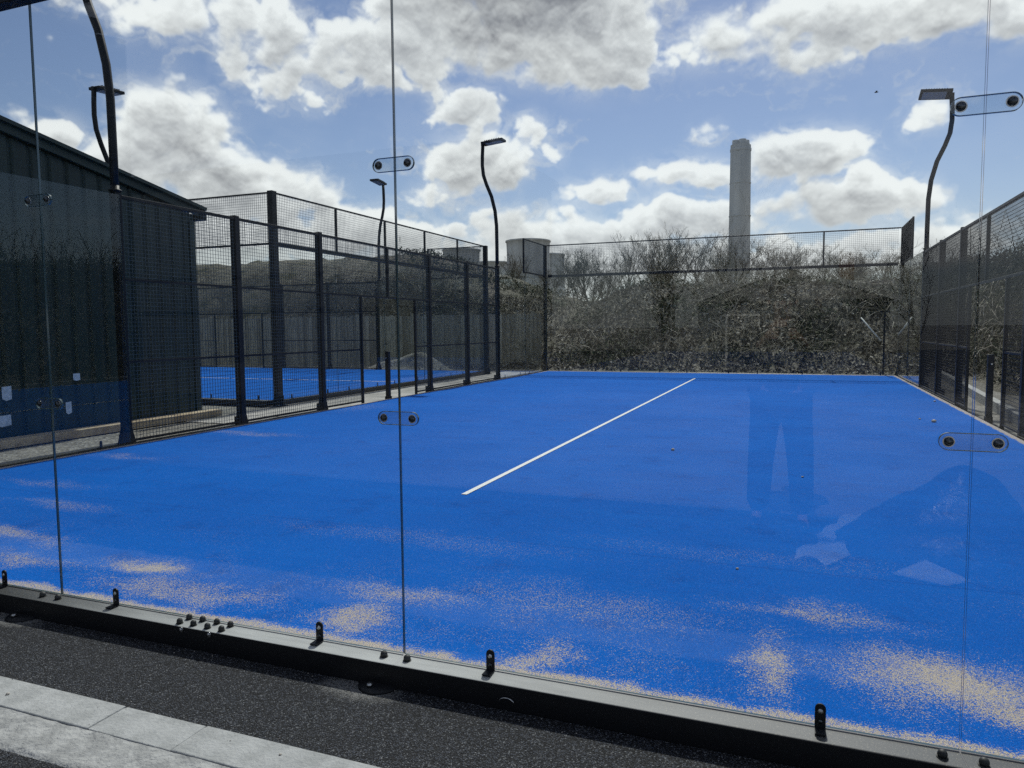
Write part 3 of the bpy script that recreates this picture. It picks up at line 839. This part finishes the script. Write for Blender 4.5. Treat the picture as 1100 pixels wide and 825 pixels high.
protos = [tree_proto(20 + i, 5.2) for i in range(5)]
spots = []
rnd = random.Random(77)
kfun = lambda az: .098 + .022 * math.exp(-((az + 9.5) / 4.2) ** 2) + .012 * math.exp(-((az - 1.5) / 2.5) ** 2) - .018 * smooth((az - 3) / 4) + .002 * math.sin(az * 2.2)
for i in range(30):
    az = -18.3 + 26.5 * (i + rnd.uniform(-.4, .4)) / 30
    d = rnd.choice((36, 40, 44, 49, 54)) + rnd.uniform(-1.5, 1.5)
    spots.append((az, d, kfun(az) * rnd.uniform(.80, 1.06)))
spots += [(-21.3, 75, .098), (-20.3, 72, .09)]
lbls = ['behind the far glass wall']
def tree_label(az, d):
    row = 'front row' if d < 42 else ('middle row' if d < 50 else 'back row')
    if az < -19.5: return row, 'left of the largest cooling tower'
    if az < -15: return row, 'just right of the cooling towers'
    if az < -10: return row, 'between the cooling towers and the chimney'
    if az < -6: return row, 'left of the chimney'
    if az < -2.5: return row, 'around the chimney'
    if az < 2: return row, 'right of the chimney'
    return row, 'near the far right corner of the court'
for i, (az, d, k) in enumerate(spots):
    src = protos[i % 5]
    o = src if i < 5 else copy_tree(src)
    x = math.sin(R(az)) * d; y = -2.62 + math.cos(R(az)) * d
    top = 1.37 + k * d; z = H(x, y) - .1 if y < 105 else 0
    hh = max(1.6, top - z)
    s = hh / 5.0
    o.location = (x, y, z); o.rotation_euler = (0, 0, rnd.uniform(0, 6.28)); sxy = max(s, .75) * rnd.uniform(.9, 1.2); o.scale = (sxy, sxy, s)
    row, place = tree_label(az, d)
    o['label'] = 'leafless tree, %s of the thicket %s' % (row, place); o['group'] = 'bare trees %s %s' % (row, place)

# crow in the sky
B = thing('bird', 'tiny dark bird flying in the blue sky at upper right', 'bird', (3.95, 46.0, 14.9))
MB().lathe([(.01, -.2), (.05, -.1), (.06, .02), (.035, .12), (.01, .19)], 8, Matrix.Rotation(R(90), 4, 'Y')).build('body', M['bird'], B)
for s in (-1, 1):
    MB().add([(-.06, 0, .02), (.08, 0, .02), (.06, s * .2, .1), (-.1, s * .42, .02), (-.1, s * .2, .07)], [(0, 1, 2, 4), (4, 2, 3)]).build('wing', M['bird'], B)

B.scale = (.6, .6, .6)
# ------------------------------------------------------------------ behind the camera (seen mirrored in the glass)
def house(name, label, loc, w, d, h, ridge, wall, roof):
    T = thing(name, label, 'building', loc)
    MB().b2((-w / 2, -d / 2, 0), (w / 2, d / 2, h)).build('wall', wall, T)
    rf = MB()
    x0, x1, y0, y1 = -w / 2 - .3, w / 2 + .3, -d / 2 - .3, d / 2 + .3
    rf.add([(x0, y0, h - .1), (x1, y0, h - .1), (x1, y1, h - .1), (x0, y1, h - .1), (0, y0, ridge), (0, y1, ridge)], [(0, 4, 5, 3), (4, 1, 2, 5), (0, 1, 4), (3, 5, 2), (0, 3, 2, 1)])
    rf.build('roof', roof, T)
    for s in (-1, 1):
        a = Vector((s * (w / 2 + .32), y1 + .02, h - .12)); b = Vector((0, y1 + .02, ridge))
        mid = (a + b) / 2; L = (b - a).length; an = math.atan2((b - a).z, (b - a).x)
        MB().box(mid, (L, .05, .2), Matrix.Rotation(-an, 3, 'Y')).build('bargeboard', M['white'], T)
    for xx, ww, hh, zz in ((-w * .25, 1.2, 1.9, 1.0),):
        f = MB().b2((xx - ww / 2, d / 2 + .003, zz - hh / 2 + .05), (xx + ww / 2, d / 2 + .05, zz + hh / 2)).build('window', M['white'], T)
        MB().b2((xx - ww / 2 + .08, d / 2 + .051, zz - hh / 2 + .13), (xx + ww / 2 - .08, d / 2 + .058, zz + hh / 2 - .08)).build('pane', M['phone'], f)
    MB().b2((w / 2 - 1.6, d / 2 - 1.2, ridge - 1.0), (w / 2 - 1.1, d / 2 - .7, ridge + .5)).build('chimney_stack', M['brick'], T)
    return T
house('bungalow', 'low house with white bargeboards seen mirrored in the glass', (-.3, -29, -.11), 6.4, 7, 2.5, 3.6, M['wh'], M['palepath'])
0 and house('bungalow', 'second low house behind the courts seen only as a reflection', (-9.5, -33, -.11), 8, 7, 2.6, 4.2, M['brick'], M['brown'])
for i, (x, y, s) in enumerate(((-5.5, -30, 1.2), (5.5, -37, 1.2), (-3, -38, 1.7))):
    o = copy_tree(protos[i % 5]); o.location = (x, y, -.1); o.scale = (s, s, s); o.rotation_euler = (0, 0, i)
    o['label'] = 'bare garden tree behind the photographer seen only in reflection'; o['group'] = 'bare garden trees behind the photographer'
heap('sheeting_heap', .95, -2.75, .85, .55, .52, M['tarp'], 'crumpled black sheeting heaped beside the photographer, seen mirrored in the glass', 'sheeting', 9, 40, -.105)
sc = MB(); random.seed(8)
vs = []; fs = []; nseg = 14
for i in range(nseg + 1):
    t = i / nseg
    cxx = .10 + .40 * t + .05 * math.sin(t * 9); cyy = -2.15 - 1.30 * t; wd = .05 + .075 * abs(math.sin(t * 5.2 + .6)) + .03 * math.sin(t * 17)
    for j, sg in enumerate((-1, -.3, .4, 1)):
        vs.append((cxx + sg * wd * .95, cyy + sg * wd * .35, -.085 + .045 * abs(math.sin(t * 13 + j * 2.1))))
for i in range(nseg):
    for j in range(3): fs.append((i * 4 + j, i * 4 + j + 1, i * 4 + j + 5, i * 4 + j + 4))
sc.add(vs, fs)
tag(sc.build('plastic_strip', M['white']), 'crumpled pale plastic strip mirrored over the turf beside the person', 'plastic scrap')
sc = MB().add([(.55, -2.12, -.09), (.95, -2.1, -.08), (.8, -1.95, -.075), (.75, -2.3, -.04)], [(0, 1, 2), (0, 3, 1)])
tag(sc.build('plastic_sheet', M['white']), 'pale triangular plastic sheet mirrored at the right edge', 'plastic sheet')

wh = thing('blocker_warehouse', 'long grey industrial shed added behind the photographer, blocking sky reflections over the second court', 'blocker_warehouse', (-42, -25, -.11))  # added to keep bright sky out of the near glass reflections
MB().b2((-34, -9, 0), (30, 0, 8.6)).build('wall', M['wh'], wh)
MB().b2((-34.3, -9.3, 8.601), (30.3, .35, 9.0)).build('roof', M['black'], wh)
for z in (2.3, 3.9): MB().b2((-34, .005, z), (30, .05, z + .16)).build('cladding_rail', M['black'], wh)
for k in range(8):
    f = MB().b2((-30 + k * 7.6, .004, 0), (-26.6 + k * 7.6, .06, 2.2)).build('shutter_door', M['black'], wh)
# the photographer
def skin_obj(name, verts, edges, radii, mat, parent, root=0, sub=1):
    me = bpy.data.meshes.new(name); me.from_pydata(verts, edges, []); me.update()
    me.materials.append(mat)
    o = bpy.data.objects.new(name, me); COL.objects.link(o); o.parent = parent
    md = o.modifiers.new('s', 'SKIN'); md.use_smooth_shade = True
    layer = me.skin_vertices[0].data if me.skin_vertices else None
    if layer is None:
        bm = bmesh.new(); bm.from_mesh(me); bm.verts.layers.skin.verify(); bm.to_mesh(me); bm.free(); layer = me.skin_vertices[0].data
    for i, r in enumerate(radii):
        layer[i].radius = (r, r) if not isinstance(r, tuple) else r
        layer[i].use_root = (i == root)
    if sub:
        sd = o.modifiers.new('d', 'SUBSURF'); sd.levels = sub; sd.render_levels = sub
    return o
PH = thing('person', 'person in dark trousers and jacket holding up a phone, mirrored in the glass', 'person', (-.10, -3.02, -.105))
V = [(0, 0, 1.00), (0, .0, 1.18), (0, -.0, 1.36), (0, .0, 1.47), (0, .01, 1.54), (0, .03, 1.63), (0, .035, 1.72),
     (-.19, 0, 1.42), (-.24, .12, 1.22), (-.12, .30, 1.36), (-.07, .345, 1.42),
     (.19, 0, 1.42), (.24, .12, 1.22), (.14, .30, 1.36), (.10, .345, 1.42),
     (-.10, 0, .93), (-.13, .01, .52), (-.15, -.02, .10), (-.16, .06, .05), (-.17, .14, .035),
     (.10, 0, .93), (.14, .02, .52), (.16, -.01, .10), (.17, .07, .05), (.18, .15, .035)]
Ed = [(0, 1), (1, 2), (2, 3), (3, 4), (4, 5), (5, 6), (2, 7), (7, 8), (8, 9), (9, 10), (2, 11), (11, 12), (12, 13), (13, 14), (0, 15), (15, 16), (16, 17), (17, 18), (18, 19), (0, 20), (20, 21), (21, 22), (22, 23), (23, 24)]
Rr = [.13, .125, .14, .06, .055, .085, .07, .055, .042, .028, .035, .055, .042, .028, .035, .085, .06, .042, .04, .03, .085, .06, .042, .04, .03]
# fingers curled round the phone
for sgn, base in ((-1, 10), (1, 14)):
    bx_, by_, bz_ = V[base]
    for k, ln in enumerate((.030, .034, .032, .026)):
        i0 = len(V)
        V += [(bx_ + sgn * -.012, by_ + .018, bz_ + .03 - .02 * k), (bx_ - sgn * .026, by_ + .030, bz_ + .03 - .02 * k), (bx_ - sgn * (.026 + ln), by_ + .022, bz_ + .03 - .02 * k)]
        Ed += [(base, i0), (i0, i0 + 1), (i0 + 1, i0 + 2)]; Rr += [.010, .009, .007]
    i0 = len(V)
    V += [(bx_ - sgn * .005, by_ - .02, bz_ + .03), (bx_ - sgn * .03, by_ - .022, bz_ + .045)]; Ed += [(base, i0), (i0, i0 + 1)]; Rr += [.012, .009]
skin_obj('body', V, Ed, Rr, M['skin'], PH)
skin_obj('trousers', [(0, 0, 1.02), (-.10, 0, .92), (-.13, .01, .52), (-.15, -.02, .10), (.10, 0, .92), (.14, .02, .52), (.16, -.01, .10)], [(0, 1), (1, 2), (2, 3), (0, 4), (4, 5), (5, 6)], [.165, .125, .098, .085, .125, .098, .085], M['cloth'], PH)
skin_obj('jacket', [(0, 0, 1.02), (0, 0, 1.2), (0, 0, 1.38), (0, 0, 1.46), (-.2, 0, 1.42), (-.25, .12, 1.21), (-.14, .28, 1.345), (.2, 0, 1.42), (.25, .12, 1.21), (.16, .28, 1.345)],
         [(0, 1), (1, 2), (2, 3), (2, 4), (4, 5), (5, 6), (2, 7), (7, 8), (8, 9)], [.165, .155, .165, .08, .078, .066, .048, .078, .066, .048], M['cloth'], PH, 1)
for s in (-1, 1): skin_obj('shoe', [(s * .155, -.05, .045), (s * .16, .04, .05), (s * .172, .17, .035)], [(0, 1), (1, 2)], [.048, .05, .036], M['phone'], PH)
hr = MB().lathe([(.03, -.02), (.088, .0), (.098, .06), (.088, .115), (.05, .15), (.01, .16)], 18, Matrix.Translation((0, .012, 1.655))); hr.build('hair', M['hair'], PH)
for s in (-1, 1):
    MB().lathe([(.002, -.012), (.010, -.006), (.012, 0), (.010, .006), (.002, .012)], 10, Matrix.Translation((s * .032, .108, 1.655))).build('eye', M['white'], PH)
    MB().lathe([(.006, -.02), (.018, 0), (.006, .022)], 8, Matrix.Translation((s * .092, .02, 1.64))).build('ear', M['skin'], PH)
MB().lathe([(.016, -.018), (.012, 0), (.004, .022)], 8, Matrix.Translation((0, .122, 1.628))).build('nose', M['skin'], PH)
MB().b2((-.022, .104, 1.588), (.022, .112, 1.594)).build('mouth', M['hair'], PH)
tag(MB().b2((-.065, -2.662, 1.33), (.085, -2.654, 1.405)).build('phone', M['phone'], None, .003), 'black phone held up by the mirrored person', 'phone')

# ------------------------------------------------------------------ camera
f_px, cx, cy, ch, yaw, pitch, roll = 789.3877, .01093, -2.62375, 1.36667, .3717227, .0752918, -.008104
def ray(u, v):
    c, s = math.cos(-roll), math.sin(-roll); u, v = u * c - v * s, u * s + v * c
    x = u / f_px; z = -v / f_px; y = 1.0
    c, s = math.cos(pitch), math.sin(pitch); yy = y * c + z * s; zz = -y * s + z * c
    c, s = math.cos(yaw), math.sin(yaw)
    return Vector((x * c - yy * s, x * s + yy * c, zz))
fw = ray(0, 0); rt = (ray(1, 0) - fw).normalized(); up = (ray(0, -1) - fw).normalized()
cam = bpy.data.cameras.new('camera'); co = bpy.data.objects.new('camera', cam); COL.objects.link(co)
mw = Matrix((rt, up, -fw)).transposed().to_4x4(); mw.translation = (cx, cy, ch); co.matrix_world = mw
cam.sensor_width = 36; cam.lens = f_px / 1100 * 36; cam.clip_start = .05; cam.clip_end = 9000
scn.camera = co

# ------------------------------------------------------------------ sun and sky
SUN_AZ, SUN_EL = -4.0, 50.0      # azimuth from +y towards +x
sl = bpy.data.lights.new('sun', 'SUN'); sl.energy = 3.6; sl.angle = R(1.2); sl.color = (1, .965, .90)
so = bpy.data.objects.new('sun', sl); COL.objects.link(so)
sd = Vector((math.sin(R(SUN_AZ)) * math.cos(R(SUN_EL)), math.cos(R(SUN_AZ)) * math.cos(R(SUN_EL)), math.sin(R(SUN_EL))))
so.rotation_euler = sd.to_track_quat('Z', 'Y').to_euler(); so.location = (0, 0, 30)
w = bpy.data.worlds.new('World'); scn.world = w; w.use_nodes = True
nt = w.node_tree; nt.nodes.clear(); n = N(nt)
sky = n.node('ShaderNodeTexSky'); sky.sky_type = 'NISHITA'; sky.sun_disc = False
sky.sun_elevation = R(SUN_EL); sky.sun_rotation = R(SUN_AZ); sky.air_density = 1.0; sky.dust_density = .4; sky.ozone_density = 1.6; sky.altitude = 50
STR = .10
skyc = n.vec('MULTIPLY', sky.outputs[0], (.80, .775, .84))
tc = n.node('ShaderNodeTexCoord').outputs['Generated']
X, Y, Z = n.xyz(tc)
az = n.math('MULTIPLY', n.math('ARCTAN2', X, Y), 180 / math.pi)
el = n.math('MULTIPLY', n.math('ARCSINE', Z), 180 / math.pi)
uv = n.comb(az, el, 0)
# cumulus fields given as direction on the sky: azimuth, elevation, half widths (deg), weight
CL = [(-20.37, 22.69, 12.08, 4.61, 2.4), (-14.79, 19.59, 6.23, 2.71, 1.6), (-30.17, 19.89, 6.16, 2.68, 1.4), (-36.24, 19.24, 5.9, 2.12, 1.1), (-46.04, 20.86, 6.35, 1.41, 0.8), (-40.65, 21.12, 5.61, 2.24, 0.8), (-38.26, 17.0, 3.23, 1.51, 0.6), (-4.05, 19.97, 5.12, 1.84, 1.2), (2.09, 20.58, 6.49, 2.19, 1.5), (8.25, 19.7, 5.84, 1.89, 1.4), (12.8, 18.88, 2.89, 1.52, 1), (-0.26, 18.38, 3.68, 1.15, 0.8), (-45.51, 13.06, 4.42, 4.1, 2.0), (-41.68, 9.93, 5.32, 3.32, 1.9), (-48.8, 9.77, 3.93, 3.63, 1.7), (-44.86, 6.9, 7.8, 3.84, 1.6), (-52.94, 12.84, 2.16, 1.13, 1.2), (-37.5, 10.13, 3.61, 1.96, 1.4), (-33.22, 6.91, 6.16, 2.19, 1.2), (-24.66, 16.14, 2.68, 1.53, 1.1), (-23.86, 12.44, 4.11, 2.26, 1.6), (-26.87, 10.21, 3.39, 0.95, 0.7), (-19.73, 14.06, 2.13, 1.31, 0.4), (-14.22, 10.35, 2.11, 1.15, 1.1), (-6.71, 14.11, 1.2, 0.7, 0.8), (-17.05, 10.35, 0.99, 0.54, 0.3), (-10.6, 11.15, 0.96, 0.53, 0.3), (-7.34, 11.32, 3.49, 1.11, 1.4), (-0.12, 11.89, 4.94, 1.75, 1.9), (3.82, 10.18, 1.75, 0.86, 1.0), (4.16, 8.43, 5.24, 1.62, 1.8), (-0.69, 8.96, 4.38, 0.9, 0.8), (-14.78, 7.22, 10.5, 1.66, 1.7), (-7.85, 7.83, 5.74, 1.62, 1.7), (-20.48, 8.01, 3.57, 1.52, 1.2), (-28.35, 6.49, 7.73, 1.81, 1.2), (-14.78, 4.78, 26.42, 2.39, 1.4), (8.72, 5.39, 3.23, 1.71, 1.2), (7.92, 13.86, 1.4, 0.8, 0.35), (10.8, 5.97, 3.09, 1.78, 0.8)]
import numpy as np
def _perlin(x, y, seed):
    rs = np.random.RandomState(seed); G = rs.rand(256, 256).astype(np.float32) * 2 * np.pi
    gx, gy = np.cos(G), np.sin(G)
    xi = np.floor(x).astype(np.int32); yi = np.floor(y).astype(np.int32); xf = x - xi; yf = y - yi
    def g(i, j, dx, dy):
        a = (i & 255); b = (j & 255); return gx[b, a] * dx + gy[b, a] * dy
    u = xf * xf * xf * (xf * (xf * 6 - 15) + 10); v = yf * yf * yf * (yf * (yf * 6 - 15) + 10)
    a = g(xi, yi, xf, yf); b = g(xi + 1, yi, xf - 1, yf); c = g(xi, yi + 1, xf, yf - 1); d = g(xi + 1, yi + 1, xf - 1, yf - 1)
    return ((a + (b - a) * u) + ((c + (d - c) * u) - (a + (b - a) * u)) * v).astype(np.float32) * 1.4
def _fbm(x, y, seed, oct_, gain=.5, lac=2.03, bil=False):
    s = 0; a = 1; t = 0
    for o in range(oct_):
        n_ = _perlin(x + 17.3 * o, y - 9.1 * o, seed + o)
        if bil: n_ = np.abs(n_) * 2 - .55
        s = s + a * n_; t += a; a *= gain; x = x * lac; y = y * lac
    return s / t
AZ0, AZ1, EL0, EL1 = -78.0, 32.0, -2.0, 46.0
def sky_fields(W_=2090, H_=912):
    az = np.linspace(AZ0, AZ1, W_, dtype=np.float32)[None, :].repeat(H_, 0)
    el = np.linspace(EL0, EL1, H_, dtype=np.float32)[:, None].repeat(W_, 1)
    wx = _fbm(az * .16, el * .2, 3, 3) * 1.7; wy = _fbm(az * .16, el * .2, 13, 3) * 1.0
    wx += _fbm(az * .8, el * .9, 33, 3) * .5; wy += _fbm(az * .8, el * .9, 43, 3) * .35
    u = az + wx; v = el + wy
    M1 = np.full_like(az, -1.0)
    for (a, e, ra, re, w) in CL:
        d2 = ((u - a) / ra) ** 2 + ((v - e) / re) ** 2
        m_ = w * (1 - d2)
        k = .22; h_ = np.clip(.5 + .5 * (m_ - M1) / k, 0, 1); M1 = M1 + (m_ - M1) * h_ + k * h_ * (1 - h_)
    # broken cloud above and beside the photographed part
    gen = _fbm(az * .06, el * .10, 71, 4) * 3.2 + .1
    away = np.clip((el - 26) / 7, 0, 1) + np.clip((-56 - az) / 8, 0, 1) + np.clip((az - 14) / 8, 0, 1)
    M1 = np.maximum(M1, np.where(away > 0, gen * np.clip(away, 0, 1) - (1 - np.clip(away, 0, 1)), -1.5))
    b = _fbm(az * .30 + wx * .2, el * .36, 101, 7, .46, 2.05, True)
    f = _fbm(az * .45, el * .55, 131, 7, .54)
    D = np.clip(M1, -1.5, 1.5) * .95 * 1.12 + b * 1.35 + f * 1.15 + .02
    edge = .42 + 1.1 * np.clip(_fbm(az * .12, el * .16, 151, 3) * 1.6 + .3, 0, 1)
    al = np.clip((D + .10) / edge, 0, 1) * np.clip((M1 + 1.3) / .5, 0, 1); al = al * al * (3 - 2 * al)
    def blur(a_, k):
        for ax in (0, 1):
            for _ in range(2):
                c_ = np.cumsum(np.pad(a_, [(k + 1, k) if i == ax else (0, 0) for i in (0, 1)], mode='edge'), axis=ax)
                a_ = (c_[2 * k + 1:] - c_[:-2 * k - 1]) / (2 * k + 1) if ax == 0 else (c_[:, 2 * k + 1:] - c_[:, :-2 * k - 1]) / (2 * k + 1)
        return a_.astype(np.float32)
    halo = blur(al, 13) * np.clip(.62 + 2.2 * _fbm(az * .5 + wx, el * .8 + wy, 191, 7, .6), 0, 1)
    al = np.maximum(al * .55 + blur(al, 2) * .45, halo * .65)
    # thin torn veils round the heaps
    wsp = _fbm(az * .22 + wx, el * .5 + wy, 171, 8, .62)
    veil = np.clip((np.clip(M1, -1.4, .6) * .55 + wsp * 2.3 + .25) / 1.1, 0, 1) ** 1.6 * .55
    P = np.clip(D, 0, 1.8)
    dy = (EL1 - EL0) / H_
    S = np.zeros_like(D)
    for k_ in range(1, 15):
        sh = int(round(.16 * k_ ** 1.25 / dy)); w_ = .16 * 1.25 * k_ ** .25
        Q = np.zeros_like(P); Q[:-sh] = P[sh:]
        S += Q * w_
    soft = np.clip(M1, 0, 2.4)
    L = np.exp(-.55 * S)
    T = np.exp(-.75 * P)
    core = np.clip((soft - 1.45) / .8, 0, 1)
    br = .50 + .33 * L + .36 * T - .24 * core * (1 - .5 * L)
    def up(k): 
        s_ = max(1, int(k / dy)); Q = np.zeros_like(D); Q[:-s_] = D[s_:]; return np.clip(D - Q, -.7, .7)
    br = br + .15 * up(.6) + .17 * up(.25) + .04 * up(.1)
    br = np.where(al < .02, .8, br)
    hz = np.clip(1 - el / 11, 0, 1) * .5
    br = br * (1 - hz) + .72 * hz
    tot = 1 - (1 - al) * (1 - veil)
    br = (br * al + .74 * veil * (1 - al)) / np.maximum(tot, 1e-3)
    al = tot
    return np.clip(al, 0, 1), np.clip(br, .16, .98)

def cloud_image():
    al, br = sky_fields()
    h_, w_ = al.shape
    px = np.ones((h_, w_, 4), np.float32); px[..., 0] = br; px[..., 1] = al; px[..., 2] = 0
    im = bpy.data.images.new('cloud_field', w_, h_, alpha=False, float_buffer=True, is_data=True)
    im.pixels.foreach_set(px.ravel()); im.update(); im.pack()
    return im
it = n.node('ShaderNodeTexImage'); it.image = cloud_image(); it.extension = 'CLIP'; it.interpolation = 'Cubic'
n.put(it.inputs[0], n.comb(n.math('MULTIPLY_ADD', az, 1 / (AZ1 - AZ0), -AZ0 / (AZ1 - AZ0)), n.math('MULTIPLY_ADD', el, 1 / (EL1 - EL0), -EL0 / (EL1 - EL0)), 0))
ic = n.xyz(it.outputs[0])
inside = n.math('MULTIPLY', n.math('MULTIPLY', n.ramp(az, AZ0, AZ0 + 3), n.ramp(az, AZ1 - 3, AZ1, 1, 0)), n.ramp(el, EL1 - 3, EL1, 1, 0))
g1 = n.noise(n.vec('MULTIPLY', tc, (1, 1, 1.6)), 3.2, 5, .58)
ga = n.ramp(g1, .47, .60); gb = n.ramp(g1, .5, .72, .82, .42)
alpha = n.math('ADD', n.math('MULTIPLY', ic[1], inside), n.math('MULTIPLY', ga, n.math('SUBTRACT', 1.0, inside)), None, True)
bright = n.math('ADD', n.math('MULTIPLY', ic[0], inside), n.math('MULTIPLY', gb, n.math('SUBTRACT', 1.0, inside)))
lit = n.vec('MULTIPLY', n.comb(bright, n.math('MULTIPLY', bright, 1.012), n.math('MULTIPLY_ADD', bright, .98, .03)), (1 / STR, 1 / STR, 1 / STR))
haze = n.ramp(el, -1, 10, .6, 0)
skyh = n.mix(haze, skyc, tuple(v / STR for v in (.50, .58, .66)))
fin = n.mix(n.math('MULTIPLY', alpha, .97), skyh, lit)
bg = n.node('ShaderNodeBackground'); n.put(bg.inputs[0], fin); bg.inputs[1].default_value = STR
ow = n.node('ShaderNodeOutputWorld'); nt.links.new(bg.outputs[0], ow.inputs[0])

scn.view_settings.view_transform = 'Standard'; scn.view_settings.look = 'None'; scn.view_settings.exposure = 0
scn.render.engine = 'CYCLES'
w.cycles.sampling_method = 'MANUAL'; w.cycles.sample_map_resolution = 512
scn.cycles.max_bounces = 8; scn.cycles.diffuse_bounces = 2; scn.cycles.transparent_max_bounces = 24; scn.cycles.glossy_bounces = 4; scn.cycles.transmission_bounces = 2
scn.cycles.use_denoising = False
